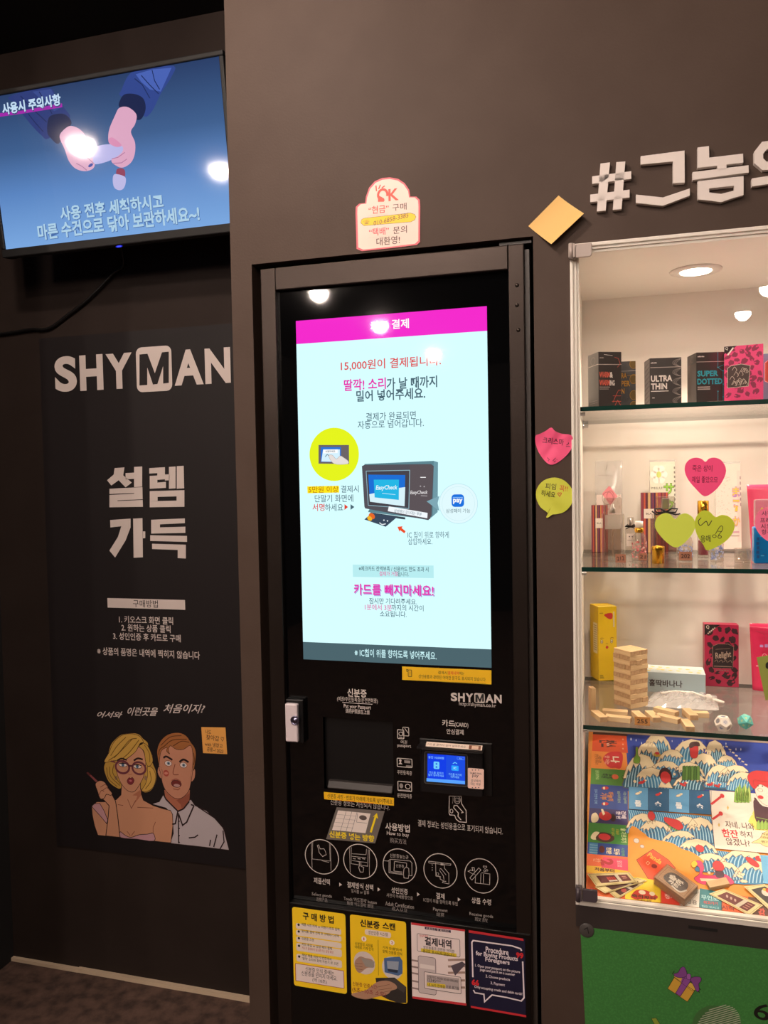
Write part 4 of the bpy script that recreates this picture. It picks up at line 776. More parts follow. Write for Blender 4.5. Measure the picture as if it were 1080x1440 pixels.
def d(c):
    K = '#20240c'; c.stroke(ocurve([(986,728),(982,733),(985,739),(993,733),(996,739),(1001,732)], 4), 1.1, K); c.text('응애', 992, 757.5, 14, 10, K, .008, 3, rot=4)
    c.ell(1004.5, 754, 2.6, 2, None, 2, line=K, lw=.9); c.ell(1012, 755, 2.4, 2, None, 2, line=K, lw=.9); c.stroke(ocurve([(1006,751),(1012,741),(1015.5,740),(1016,745),(1010,753)], 4), .9, K); c.stroke([(1009,747),(1015,747.5)], .8, K)
sheet('sticky_note', H5, DG, '#c2d230', 'lime green heart note with scribbled drawings on the glass door', NOTES, None, d, .0009)
H6 = curve([(1092,722),(1104,714),(1114,722),(1116,735),(1104,750),(1088,763),(1074,757),(1064,745),(1061.5,732),(1066,721),(1076,714),(1085,716)], 3)
def d(c):
    K = '#5a1430'; c.text('사장님', 1082, 721.5, 22, 6.5, K, .004, 3, rot=4); c.text('프레젠', 1080, 731.5, 22, 7, K, .004, 3); c.text('시오요', 1081, 740, 22, 7, K, .004, 3); c.text('항구', 1078, 748, 14, 7, K, .004, 3)
sheet('sticky_note', H6, DG, '#fb7a9e', 'pink heart note on the glass door over the blue gel bottle, at the right edge', NOTES, None, d, .0008)
def d(c): c.poly(curve([(1077,933),(1081,931),(1084,936),(1082,941),(1077,939)], 3), '#1c1c10', 2)
sheet('sticky_note', dens([(1064, 924.5), (1104, 917), (1118, 975), (1076.5, 985)], 3), DG, '#98a048', 'olive green square note on the glass door before the pink pouch', NOTES, None, d, .0008)

# ------------------------------------------------------------------ boxed goods
def leopard(c, w_, h_, base, spot, n, seed, r0=.0055):
    rnd = random.Random(seed); pts = []
    for _ in range(4000):
        x, y = rnd.uniform(r0, w_-r0), rnd.uniform(r0, h_-r0)
        if all((x-a)**2+(y-b)**2 > (1.95*r0)**2 for a, b in pts): pts.append((x, y))
        if len(pts) >= n: break
    for x, y in pts:
        r = r0*rnd.uniform(.85, 1.2); q0 = rnd.uniform(0, 6.28); e = rnd.uniform(.55, .95); cq, sq = math.cos(q0), math.sin(q0); cl = lambda a, b: (min(max(a, 0), w_), min(max(b, 0), h_))
        pl = []
        for k in range(14):
            t_ = k*2*math.pi/14; rr_ = r*rnd.uniform(.78, 1.18); a_, b_ = rr_*math.cos(t_), e*rr_*math.sin(t_); pl.append(cl(x+a_*cq-b_*sq, y+a_*sq+b_*cq))
        c.poly(curve(pl, 2), spot, 1)
        if rnd.random() < .55: c.poly([cl(x+r*.1*cq, y+r*.1*sq), cl(x+r*.6*cq-.25*r*sq, y+r*.6*sq+.25*r*cq), cl(x+r*1.0*cq+.1*r*sq, y+r*1.0*sq), cl(x+r*.55*cq+.3*r*sq, y+r*.55*sq-.3*r*cq)], base, 1.8)
def bars(c, x, y, w_, h_, col, bold=0, z=3, rot=0):
    # print too small to read: a broken line of short strokes
    q = R(rot); n = 5
    for k in range(n):
        a0, a1 = -w_/2+w_*k/n, -w_/2+w_*(k+.7)/n
        P = lambda a, b: (x+a*math.cos(q)-b*math.sin(q), y+a*math.sin(q)+b*math.cos(q))
        c.poly([P(a0, -h_*.35), P(a1, -h_*.35), P(a1, h_*(.35 if k % 2 else .2)), P(a0, h_*(.35 if k % 2 else .2))], col, z)
class PB:
    """upright carton: nearest bottom corner / left front corner at p, width along the front, turned by phi"""
    def __init__(s, p, w_, d_, h_, phi, col, style='s'):
        s.p = Vector(p); s.w, s.d, s.h = w_, d_, h_; s.u = Vector((math.cos(phi), math.sin(phi), 0)); s.v = Vector((-math.sin(phi), math.cos(phi), 0)); s.mb = MB()
        P = lambda a, b, z: s.p + s.u*a + s.v*b + Vector((0, 0, z))
        vs = [P(0,0,0), P(w_,0,0), P(w_,d_,0), P(0,d_,0), P(0,0,h_), P(w_,0,h_), P(w_,d_,h_), P(0,d_,h_)]
        s.mb.add(vs, [(0,3,2,1),(4,5,6,7),(0,1,5,4),(1,2,6,5),(2,3,7,6),(3,0,4,7)], M(col, style) if isinstance(col, str) else col)
    def front(s, **k): return Canvas(s.mb, s.p, s.u, (0, 0, 1), -s.v, **k)
    def left(s, **k): return Canvas(s.mb, s.p+s.v*s.d, -s.v, (0, 0, 1), -s.u, **k)
    def right(s, **k): return Canvas(s.mb, s.p+s.u*s.w, s.v, (0, 0, 1), s.u, **k)
    def top(s, **k): return Canvas(s.mb, s.p+Vector((0, 0, s.h)), s.u, s.v, (0, 0, 1), **k)
    def done(s, label, cat='box', group=None, name='carton'): return tag(s.mb.build(name, bevel=.0006, seg=1), label, cat, group)
def HT(px, py, P): return onY(px, py, P.y).z - P.z     # height over P of a sight line at the depth of P
GB = 'small cartons on the top glass shelf'; K0 = '#3b3431'; LB = '#b9aca4'
sh = lambda px, Y, Z: Vector((onY(px, 570, Y).x, Y, Z))
P = sh(842, .034, S1); b = PB(P, .049, .052, HT(842, 494.5, P), R(24), K0); c = b.front(); h = b.h
c.rect(0, h*.765, .049, h*.775, LB); c.text('WARM', .0125, h*.585, .022, .0115, '#d8604c', .03); c.text('&', .027, h*.58, .0065, .011, '#e8dcd4', .03); c.text('WARM', .0125, h*.44, .022, .0115, '#d8604c', .03); c.text('ING', .0285, h*.435, .0105, .011, '#e8dcd4', .03)
c.rect(.002, h*.355, .024, h*.365, LB); c.rect(.002, h*.32, .021, h*.328, LB); bars(c, .007, h*.89, .009, .003, LB, .01); c.stroke([(.012,h*.95),(.02,h*.94),(.03,h*.93)], .0008, '#e8e0d8')
for a in (((.034,h*.9),(.042,h*.88),(.046,h*.78),(.04,h*.72)), ((.03,h*.2),(.047,h*.2)), ((.03,h*.08),(.036,h*.2),(.042,h*.3),(.047,h*.3)), ((.034,h*.02),(.04,h*.12),(.047,h*.02)), ((.028,h*.1),(.047,h*.1))): c.stroke(a, .0009, '#c85a48')
c = b.left(); c.ell(.026, h*.86, .011, .0075, None, 1, line='#8a807a', lw=.0007); c.rect(0, h*.77, .052, h*.78, LB); c.rect(.01, h*.08, .045, h*.085, '#8a807a'); c.rect(.01, h*.12, .045, h*.125, '#8a807a')
b.done('dark grey carton lettered in red and white, leftmost on the top glass shelf', group=GB)
P = sh(868, .098, S1); b = PB(P, .037, .045, HT(880, 508, P), R(6), K0); c = b.front(); h = b.h; c.clip = (0, .037, 0, h); Y_ = '#d79a2c'
c.rect(0, h*.79, .037, h*.80, LB); c.text('RA', .014, h*.70, .0105, .0115, Y_, .03); c.text('PER', .017, h*.53, .0175, .0115, Y_, .03); c.text('N', .0115, h*.37, .006, .011, Y_, .03)
for q in (.94, .62, .28, .05): c.ell(.033, h*q, .0075, .0095, '#6e5520', 1, line='#b8862c', lw=.0008)
c.stroke([(.02,h*.7),(.037,h*.7)], .0008, '#b8862c'); c.stroke([(.028,h*.53),(.037,h*.53)], .0008, '#b8862c'); b.done('dark carton with yellow lettering half hidden behind the red lettered one', group=GB)
P = sh(914, .05, S1); b = PB(P, .0605, .05, HT(930, 503, P), R(9), K0); c = b.front(); h = b.h; Wt = '#e9ded6'
c.rect(.001, h*.795, .0605, h*.807, LB); c.text('ULTRA', .0225, h*.565, .041, .0125, Wt, .035); c.text('THIN', .0175, h*.40, .031, .012, Wt, .035); c.rect(.002, h*.29, .036, h*.305, Wt); bars(c, .008, h*.9, .012, .003, Wt, .012); c.rect(.0045, h*.15, .009, h*.165, Wt)
for k in range(5):
    yy = h*(.08+.2*k)
    for j in range(3): c.stroke(ocurve([(.0605-.0005, yy+h*.10), (.048+.003*j, yy+h*.06-.001*j), (.044+.003*j, yy), (.050+.002*j, yy-h*.05), (.0605-.0005, yy-h*.08)], 4), .0006, '#a89c94')
c = b.left(); c.poly([(.002,.002),(.048,.002),(.048,h-.002),(.002,h-.002)], '#8c827c', .5)
for k in range(9): c.stroke([(.003, h*(.05+.1*k)), (.047, h*(.12+.1*k))], .0012, '#4a4340')
b.done('dark carton with white ULTRA THIN lettering, alone on the top glass shelf', group=GB)
P = sh(979.5, .052, S1); b = PB(P, .064, .055, HT(985, 495.5, P), R(12), K0); c = b.front(); h = b.h; TQ = '#2fa6b4'
c.rect(0, h*.81, .064, h*.82, LB); c.text('SUPER', .0215, h*.585, .040, .0115, TQ, .035); c.text('DOTTED', .0255, h*.43, .048, .0115, TQ, .035); c.rect(.002, h*.31, .026, h*.33, LB); c.rect(.002, h*.27, .026, h*.29, LB); bars(c, .009, h*.92, .013, .0035, Wt, .014)
c.stroke([(.041,h),(.041,h*.70),(.051,h*.62),(.051,h*.02)], .0007, TQ); c.stroke([(.041,h*.7),(.053,h*.75)], .0007, TQ); c.stroke([(.041,h*.24),(.041,h*.02)], .0007, TQ)
for q in ((.041,.70),(.051,.63),(.051,.37),(.041,.23),(.051,.12),(.051,.03)): c.ell(q[0], h*q[1], .0013, .0013, TQ, 3, 12)
c = b.left(); c.poly([(.002,.002),(.053,.002),(.053,h*.8),(.002,h*.8)], '#6a605a', .5); c.ell(.03, h*.9, .008, .006, None, 1, line='#8a807a', lw=.0007)
b.done('dark carton with turquoise SUPER DOTTED lettering on the top glass shelf', group=GB)
P = sh(1018.5, .03, S1); P.z += .0005; b = PB(P, .0675, .035, HT(1030, 487, P), R(-10), '#e83a78'); c = b.front(); h = b.h
leopard(c, .0675, h, '#e83a78', '#8e2a4c', 70, 3, .0056); c.poly([(0,h*.92),(0,h),(.022,h),(.004,h*.86)], '#3a2428', 3); c.poly([(0,h-.001),(.014,h-.001),(.0,h*.86)], '#3a2428', 3); c.text('Q', .0045, h*.96, .005, .006, Wt, .02, 4); c.stroke([(.006,h*.84),(.016,h*.97)], .0025, Wt, 4)
c.poly([(.006,h*.24),(.042,h*.25),(.045,h*.62),(.03,h*.66),(.012,h*.64),(.006,h*.6)], '#4a3734', 3, '#cbb8a8', .0009); rnd = random.Random(4)
for k in range(16): x = rnd.uniform(.012, .04); y = h*rnd.uniform(.28, .6); c.stroke(ocurve([(x-.004,y-.002),(x,y+.004),(x+.004,y-.002),(x+.002,y-.005)], 3), .0008, '#c4b0a2', 4)
c = b.right(); leopard(c, .035, h, '#e83a78', '#8e2a4c', 24, 8, .0056); b.done('pink leopard-print carton on the top glass shelf, overlapping the turquoise lettered one', group=GB)
P = sh(1066, .075, S1); b = PB(P, .075, .05, HT(1075, 497.5, P), R(-4), '#6f9ab2'); c = b.front(); c.poly([(.012,.04),(.03,.03),(.03,.09),(.012,.075)], '#a87850', 1, '#e0d0c0', .0012); bars(c, .006, .03, .026, .008, '#7f9aa8', .02, 2, rot=90); b.done('pale blue carton cut by the right edge, beside the leopard-print one on the top shelf', group=GB)
a = sh(1009, .022, S1); m = MB(); c = Canvas(m, (a.x, .03, S1+.0004), (1, 0, 0), (0, 1, 0), (0, 0, 1)); c.poly(curve([(-.02,-.006),(0,-.009),(.024,-.006),(.02,.006),(-.016,.006)], 3), '#f0e6dc', 1); tag(m.build('paper_label'), 'white oval paper label lying at the front of the top glass shelf', 'label')

# ------------------------------------------------------------------ middle shelf: bottles, caps, striped boxes, sachets
def foot(px, py, Z): 
    p = onZ(px, py, Z); p.y = min(max(p.y, .03), .40); p.x = onY(px, py, p.y).x; return p
def W_(x0, x1, y, Y): return onY(x1, y, Y).x - onY(x0, y, Y).x
STRP = ['#5a2436', '#8a3a4a', '#b8505a', '#4a2848', '#d8b078', '#c4583c', '#7a2c3c', '#d08a4a', '#5a3058']
def striped(px0, px1, pt, pb, lab, label):
    P = foot((px0+px1)/2, pb, S2); x0, x1 = onY(px0, pb, P.y).x, onY(px1, pb, P.y).x; P = Vector((x0, P.y, S2)); b = PB(P, x1-x0, .028, HT(px0, pt, P), 0, '#6a2c3c'); c = b.front(); n = 11
    for k in range(n): c.rect(b.w*k/n, 0, b.w*(k+1)/n, b.h, STRP[(k*4+1) % len(STRP)], 1)
    for k in range(n): c.rect(b.w*(k+.75)/n, 0, b.w*(k+.95)/n, b.h, STRP[(k*5+3) % len(STRP)], 1.5)
    l0, l1, z0, z1 = lab; c.rect(b.w*l0, b.h*z0, b.w*l1, b.h*z1, '#e8dcd0', 3); zc = b.h*(z0+z1)/2; c.text('BLA', b.w*(l0+l1)/2, zc, b.w*(l1-l0)*.6, b.h*.03, '#5a4038', .01, 4)
    b.done(label, group='striped cartons on the middle glass shelf')
striped(832, 855, 710.5, 776, (.25, .7, .51, .72), 'shorter maroon and orange striped carton behind the tall clear bottle')
striped(902, 940, 693, 777, (.1, .48, .57, .73), 'taller striped carton behind the bottle with the black bow')
def sachet(px0, px1, pt, pb, draw, label, Y=.404):
    P = Vector((onY(px0, pb, Y).x, Y, S2)); x1 = onY(px1, pb, Y).x; h = HT(px0, pt, P); wd = x1-P.x; m = MB(); lean = .02/h
    N, Q = 8, 12; vs, fs = [], []
    for sgn in (-1, 1):
        for j in range(Q+1):
            for i in range(N+1):
                u, v = i/N, j/Q; puff = .006*(math.sin(math.pi*u)*math.sin(math.pi*v))**.6+.0006*math.sin(17*u+9*v); vs.append((P.x+wd*u, P.y+lean*h*v*.9+sgn*puff, P.z+.001+h*v))
    o = (N+1)*(Q+1)
    for j in range(Q):
        for i in range(N):
            a = j*(N+1)+i; fs.append((a, a+1, a+N+2, a+N+1)); fs.append((o+a, o+a+N+1, o+a+N+2, o+a+1))
    m.add(vs, fs, CLEARP, True); bag = m.build('sachet'); tag(bag, label, 'sachet', 'clear sachets standing at the back of the middle shelf')
    m = MB(); c = Canvas(m, P+Vector((0, -.0072, .001)), (1, 0, 0), (0, lean*.9, 1), (0, -1, lean*.9)); draw(c, wd, h); m.build('printed_panel', bag)
def d(c, w_, h):
    c.rect(w_*.05, h*.30, w_*.95, h*.62, '#e2d3ca', .5); c.poly([(w_*.52,h*.72),(w_*.82,h*.60),(w_*.55,h*.50),(w_*.25,h*.63)], '#ec8f98', 1); c.ell(w_*.46, h*.58, w_*.2, h*.07, None, 2, line='#6a4a44', lw=.0007); c.ell(w_*.56, h*.60, w_*.13, h*.06, None, 2, line='#6a4a44', lw=.0007)
    c.text('もも', w_*.5, h*.46, w_*.15, h*.03, '#e86a8a', .03); c.text('こ', w_*.88, h*.66, w_*.07, h*.03, '#8a7468', 0); c.text('こ', w_*.88, h*.60, w_*.07, h*.03, '#8a7468', 0); c.text('と', w_*.83, h*.54, w_*.07, h*.03, '#8a7468', 0); c.text('う', w_*.88, h*.48, w_*.07, h*.03, '#8a7468', 0); c.stroke([(w_*.4,h*.9),(w_*.45,h*.95)], .0009, '#6a5a52'); c.stroke([(w_*.12,h*.84),(w_*.65,h*.83)], .0006, '#b0a098')
sachet(837.5, 876, 648.5, 768, d, 'clear sachet with a pink peach drawing, at the back behind the tall clear bottle')
def d(c, w_, h):
    c.rect(w_*.02, h*.5, w_*.98, h*.98, '#dfe0cc', .5); c.ell(w_*.36, h*.84, w_*.09, h*.035, '#c8d878', 3)
    for k in range(6): c.ell(w_*(.36+.2*math.cos(R(k*60))), h*.84+w_*.24*math.sin(R(k*60)), w_*.13, w_*.15, '#f6f2e6', 2)
    for t, y, s in (('サ', .68, .36), ('ク', .5, .34)): c.text(t, w_*.74, h*y, w_*s*1.12, h*.128, '#5a6a30', .05, 3); c.text(t, w_*.74, h*y, w_*s, h*.115, '#9cd452', .02, 4)
    c.text('MILU', w_*.28, h*.69, w_*.4, h*.025, '#7a7468', 0); 
    for k in range(9): c.rect(w_*.93, h*(.9-.05*k), w_*.98, h*(.925-.05*k), '#8a8478', 2)
sachet(914, 951, 647.5, 768, d, 'clear sachet with a white flower and green characters, at the back of the middle shelf')
def d(c, w_, h):
    c.rect(w_*.02, h*.02, w_*.98, h*.98, '#e6d9cd', .4); c.rect(w_*.84, h*.1, w_*.97, h*.9, '#e2cfc6', .8)
    for t, y, s in (('ま', .66, .26), ('ー', .56, .24), ('り', .46, .2), ('か', .33, .27)):
        hh = h*.105 if t != 'ー' else h*.025; c.text(t, w_*.80, h*y, w_*s*1.15, hh*1.15, '#b48ac4', .06, 3) if t != 'ー' else c.rect(w_*.67, h*.545, w_*.93, h*.575, '#b48ac4', 3); c.text(t, w_*.80, h*y, w_*s, hh, '#f0c456', .03, 4)
    rnd = random.Random(5)
    for k in range(45): x, y = rnd.uniform(.08, .55)*w_, rnd.uniform(.4, .85)*h; c.rect(x, y, x+.0025, y+.001, '#b8a89c', 1)
    for k in range(6): c.rect(w_*.945, h*(.8-.06*k), w_*.985, h*(.835-.06*k), '#a08a8c', 2)
    c.rect(w_*.5, h*.2, w_*.9, h*.22, '#c8a0a8', 2); c.rect(w_*.4, h*.16, w_*.9, h*.175, '#b8a8a0', 2)
sachet(1006, 1043, 650, 768, d, 'white sachet with yellow and purple characters, at the back behind the lime heart')
def Tm(p): return Matrix.Translation(p)
PT = 'small brown price tags on the middle shelf'
def pricetag(px0, px1, py0, py1, text, label, Y, col='#a8705a', grp=PT, tilt=0):
    a, b = onY(px0, py1, Y), onY(px1, py0, Y); m = MB(); z0, z1 = min(a.z, b.z), max(a.z, b.z); m.box((a.x, Y, z0), (b.x, Y+.0012, z1), M(col, 'p')); c = Canvas(m, (a.x, Y, z0), (1, 0, 0), (0, 0, 1), (0, -1, 0)); c.text(text, (b.x-a.x)/2, (z1-z0)/2, (b.x-a.x)*.7, (z1-z0)*.5, '#2c1a14', .012, 3, rot=tilt); tag(m.build('price_tag'), label, 'price tag', grp)
# tall clear bottle
P = foot(862, 789, S2); wd = W_(846.5, 878.5, 760, P.y); h = HT(862, 722, P); q = wd/2
t_ = thing('perfume_bottle', P, 'tall clear square bottle with a see-through cap, on the left of the middle shelf', 'bottle', 'perfume bottles on the middle shelf')
m = MB(); m.box((P.x-q, P.y-.014, P.z), (P.x+q, P.y+.014, P.z+h), BOTG); m.box((P.x-q*.72, P.y-.009, P.z+.012), (P.x+q*.72, P.y+.009, P.z+h*.72), glass('bottle_inner', (.80, .70, .63), 1.35)); c = Canvas(m, (P.x-q, P.y-.0141, P.z), (1, 0, 0), (0, 0, 1), (0, -1, 0)); c.text('blanche', wd*.87, h*.55, h*.3, .004, '#7a6a64', 0, 1, rot=-90); c.rect(wd*.16, h*.68, wd*.84, h*.98, FROST, .5); m.build('glass_body', t_, bevel=.003)
m = MB(); m.lathe([(.006, h+.001), (.006, h+.012), (.0035, h+.013), (.0035, h+.02)], Tm(P), CHROME, 18); m.tube([(P.x, P.y, P.z+.006), (P.x, P.y, P.z+h)], .0011, M('#d8ccc0', 's')); m.build('spray_pump', t_)
m = MB(); hc_ = HT(862, 700, P); m.box((P.x-.019, P.y-.014, P.z+h+.001), (P.x+.019, P.y+.014, P.z+hc_), BOTG); m.build('clear_cap', t_, bevel=.002)
pricetag(865.5, 880, 779.5, 791, '212', 'brown price tag leaning on the tall clear bottle', P.y-.018, tilt=6)
# small clear bottle with a dark bow behind
P = foot(887, 774, S2); wd = .026; h = HT(887, 742, P)
t_ = thing('perfume_bottle', P, 'small clear bottle with a dark ribbon, between the tall clear bottle and the pink one', 'bottle', 'perfume bottles on the middle shelf')
m = MB(); m.box((P.x-.013, P.y-.01, P.z), (P.x+.013, P.y+.01, P.z+h), BOTG); c = Canvas(m, (P.x-.013, P.y-.0101, P.z), (1, 0, 0), (0, 0, 1), (0, -1, 0)); c.rect(.003, h*.2, .023, h*.75, '#e4d8d0', 1); c.text('• •', .013, h*.62, .01, .003, '#3a2c28', .02, 2); c.rect(.005, h*.45, .021, h*.47, '#8a7a74', 2); m.build('glass_body', t_, bevel=.002)
m = MB(); m.lathe([(.0075, h), (.0075, h+.025)], Tm(P), BOTG, 18); m.lathe([(.003, h+.001), (.003, h+.022)], Tm(P), CHROME, 12); m.build('cap', t_)
m = MB(); z = P.z+h+.003
for s in (-1, 1): m.tube([(P.x, P.y-.011, z), (P.x+s*.008, P.y-.013, z+.005), (P.x+s*.013, P.y-.013, z+.001), (P.x, P.y-.011, z)], .0019, M('#2c201e', 's')); m.tube([(P.x, P.y-.011, z), (P.x+s*.011, P.y-.013, z-.005)], .0012, M('#2c201e', 's'))
m.build('ribbon', t_)
# small printed bottles
def mini(px, wpx, pt, pn, pb, body, pat, label, capc, collar, tagt, capname='cap', capw=.55, liquid=None):
    P = foot(px, pb, S2); wd = W_(px-wpx/2, px+wpx/2, pb-10, P.y); r = wd/2; h = HT(px, pn, P); H = HT(px, pt, P)
    t_ = thing('perfume_bottle', P, label, 'bottle', 'perfume bottles on the middle shelf'); m = MB()
    m.lathe([(r*.96, 0), (r, .003), (r, h*.72), (r*.8, h*.9), (r*.45, h)], Tm(P), BOTG, 28)
    if liquid: m.lathe([(r*.8, .006), (r*.84, .008), (r*.84, h*.6), (r*.8, h*.62)], Tm(P), M(liquid, 'g'), 24)
    if pat:
        rnd = random.Random(px)
        for k in range(46):
            a = rnd.uniform(-2.9, -.25); z = rnd.uniform(.12, .68)*h; e = rnd.uniform(.0016, .0034); vs = []
            for j in range(8): aa = a+e/r*math.cos(j*math.pi/4); vs.append(P+Vector((r*1.005*math.cos(aa), r*1.005*math.sin(aa), z+e*.8*math.sin(j*math.pi/4))))
            m.add(vs, [tuple(range(8))], M(pat[k % len(pat)], 's'))
    m.build('glass_body', t_)
    m = MB(); m.lathe([(r*.5, h), (r*.62, h+(H-h)*.12), (r*.62, h+(H-h)*.35), (r*.5, h+(H-h)*.45)], Tm(P), collar, 22); m.build('collar', t_)
    m = MB(); m.lathe([(r*capw, h+(H-h)*.45), (r*capw, H*.995), (r*capw*.9, H)], Tm(P), capc, 22); m.build(capname, t_)
    return P, r
PKP = ['#d86a72', '#e89a98', '#c84a58', '#e8c4bc']
P, r = mini(899, 21.5, 733, 749, 788, None, PKP, 'small pink patterned bottle with a gold neck and white cap on the middle shelf', M('#efe4da', 's'), GOLD, '', capw=.52)
m_ = pricetag(898, 909.5, 778, 788, '21', 'brown price tag in front of the small pink patterned bottle', P.y-r-.004, tilt=-4)
# lone gold cap
P = foot(925.5, 792, S2); r = W_(916.5, 934.5, 780, P.y)/2; H = HT(925, 768, P)
m = MB(); m.lathe([(r, 0), (r, H*.72), (r*1.04, H*.73), (r*1.04, H*.93), (r*.97, H), (r*.7, H+.0005), (r*.7, H-.004), (.0005, H-.004)], Tm(P), GOLD, 36); tag(m.build('bottle_cap'), 'shiny gold bottle cap standing alone near the front of the middle shelf', 'bottle cap')
# bottle with black bow
P = foot(936, 781, S2); wd = W_(917, 955, 760, P.y); q = wd/2; h = HT(936, 722, P); H = HT(936, 698, P); BW = M('#141012', 's', rough=.5)
t_ = thing('perfume_bottle', P, 'clear bottle with a black bow round its neck, behind the blank lime heart', 'bottle', 'perfume bottles on the middle shelf')
m = MB(); m.box((P.x-q, P.y-.013, P.z), (P.x+q, P.y+.013, P.z+h), BOTG); m.box((P.x-q*.8, P.y-.009, P.z+.008), (P.x+q*.8, P.y+.009, P.z+h*.7), glass('rose_liquid', (.74, .54, .50), 1.35)); c = Canvas(m, (P.x-q, P.y-.0131, P.z), (1, 0, 0), (0, 0, 1), (0, -1, 0)); c.text('blanche', wd*.13, h*.4, h*.4, .004, '#4a3a38', 0, 1, rot=90); m.build('glass_body', t_, bevel=.003)
m = MB(); m.box((P.x-.0195, P.y-.012, P.z+h+.006), (P.x+.0195, P.y+.012, P.z+H), BOTG); m.box((P.x-.008, P.y-.007, P.z+h+.010), (P.x+.008, P.y+.007, P.z+H-.004), CHROME); m.build('clear_cap', t_, bevel=.002)
m = MB(); m.lathe([(.008, h), (.008, h+.006)], Tm(P), M('#c8bcb4', 's'), 16); m.build('neck', t_)
m = MB(); z = P.z+h+.004; yy = P.y-.016
for s, a in ((-1, 1), (1, 1)): m.tube([(P.x, yy, z), (P.x+s*.012, yy-.003, z+.008), (P.x+s*.024, yy-.004, z+.007), (P.x+s*.02, yy-.003, z-.001), (P.x+s*.008, yy-.002, z-.001), (P.x, yy, z)], .0021, BW); m.tube([(P.x, yy, z), (P.x+s*.02, yy-.003, z-.006), (P.x+s*.03, yy-.002, z-.004+.006*(s < 0))], .0018, BW)
m.tube([(P.x+.009*math.cos(R(k*30)), P.y+.014*math.sin(R(k*30)), z-.001) for k in range(13)], .0012, BW); m.build('bow', t_)
BLP = ['#8a98cc', '#aab4dc', '#7484c0', '#d4d4e8']
P, r = mini(964, 21, 738, 752, 788.5, None, BLP, 'small blue patterned bottle behind the blank lime heart, above a brown 202 tag', M('#e8e2e4', 's'), GOLD, '')
pricetag(955, 973, 776, 788, '202', 'brown price tag marked 202 in front of a blue patterned bottle', P.y-r-.004)
P, r = mini(989, 17, 704, 745, 784, None, None, 'dark red bottle with a ridged gold spray top, above the scribbled lime heart', GOLD, GOLD, '', 'spray_top', .95, '#8a2c3c')
P, r = mini(1008, 19.5, 742, 756, 790, None, BLP, 'small blue patterned bottle under the tip of the scribbled lime heart', M('#e8e2e4', 's'), GOLD, '')
# clear cap
P = foot(1044, 791, S2); r = W_(1032.5, 1055.5, 780, P.y)/2; H = HT(1044, 771, P)
m = MB(); m.lathe([(r, 0), (r, H), (r*.82, H+.0002), (r*.82, .004), (.0005, .004)], Tm(P), BOTG, 32); tag(m.build('bottle_cap'), 'clear plastic bottle cap standing open beside the pink and blue tube', 'bottle cap')
# blue gel bottle and pink tube
def pillow(m, P, w0, w1, h, d0, d1, mat, N=12, Q=14):
    vs, fs = [], []
    for j in range(Q+1):
        v = j/Q; wv = w0+(w1-w0)*v; dv = d0+(d1-d0)*v
        for i in range(2*N):
            a = 2*math.pi*i/(2*N); ca, sa = math.cos(a), math.sin(a); ex = .7
            vs.append((P.x+wv/2*math.copysign(abs(ca)**ex, ca), P.y+dv/2*math.copysign(abs(sa)**ex, sa), P.z+h*v))
    for j in range(Q):
        for i in range(2*N): i2 = (i+1) % (2*N); fs.append((j*2*N+i, j*2*N+i2, (j+1)*2*N+i2, (j+1)*2*N+i))
    fs.append(tuple(range(2*N))[::-1]); fs.append(tuple(Q*2*N+i for i in range(2*N))); m.add(vs, fs, mat, True)
P = foot(1085, 781, S2); x0 = onY(1050, 700, P.y).x; wd = .105; P.x = x0+wd/2; h = HT(1060, 681.5, P); t_ = thing('squeeze_tube', P, 'pink flat squeeze tube standing behind the blue gel bottle on the middle shelf', 'tube')
m = MB(); pillow(m, P, .085, wd, h, .03, .004, M('#e0486c', 'g', rough=.25)); m.build('tube_body', t_)
m = MB(); c = Canvas(m, (P.x-wd/2, P.y-.013, P.z), (1, 0, 0), (0, 0.10, 1), (0, -1, .10)); bars(c, wd*.5, h*.82, .04, .012, '#f0c0cc', .02, 2); m.build('printed_mark', t_)
P = foot(1080, 792, S2); x0 = onY(1058.5, 780, P.y).x; wd = .062; P.x = x0+wd/2; h = HT(1065, 740, P); H = HT(1065, 702, P); t_ = thing('gel_bottle', P, 'blue gel bottle with a yellow label, at the right edge of the middle shelf', 'bottle')
m = MB(); m.box((P.x-wd/2, P.y-.014, P.z), (P.x+wd/2, P.y+.014, P.z+h), M('#1478c0', 'g', rough=.12)); c = Canvas(m, (P.x-wd/2, P.y-.0142, P.z), (1, 0, 0), (0, 0, 1), (0, -1, 0)); rnd = random.Random(2)
for k in range(26): x, y = rnd.uniform(.004, wd-.01), rnd.uniform(.05, .95)*h; c.rect(x, y, x+.006, y+.002, rnd.choice(['#0c5a9c', '#2f9ad8', '#4ab4e4']), 1)
bars(c, .007, h*.45, h*.6, .008, '#0c4a8c', .02, 2, rot=90); m.build('blue_body', t_, bevel=.004)
m = MB(); m.box((P.x-wd/2+.003, P.y-.012, P.z+h), (P.x+wd/2-.003, P.y+.012, P.z+H), glass('tube_clear_top', (.85, .8, .86), 1.4, .05, .15)); c = Canvas(m, (P.x-wd/2, P.y-.0123, P.z+h), (1, 0, 0), (0, 0, 1), (0, -1, 0)); c.poly([(.004,.0),(.018,.0),(.03,(H-h)*.6),(.014,(H-h)*.7)], '#e0c838', 1); m.build('shoulder', t_, bevel=.004)

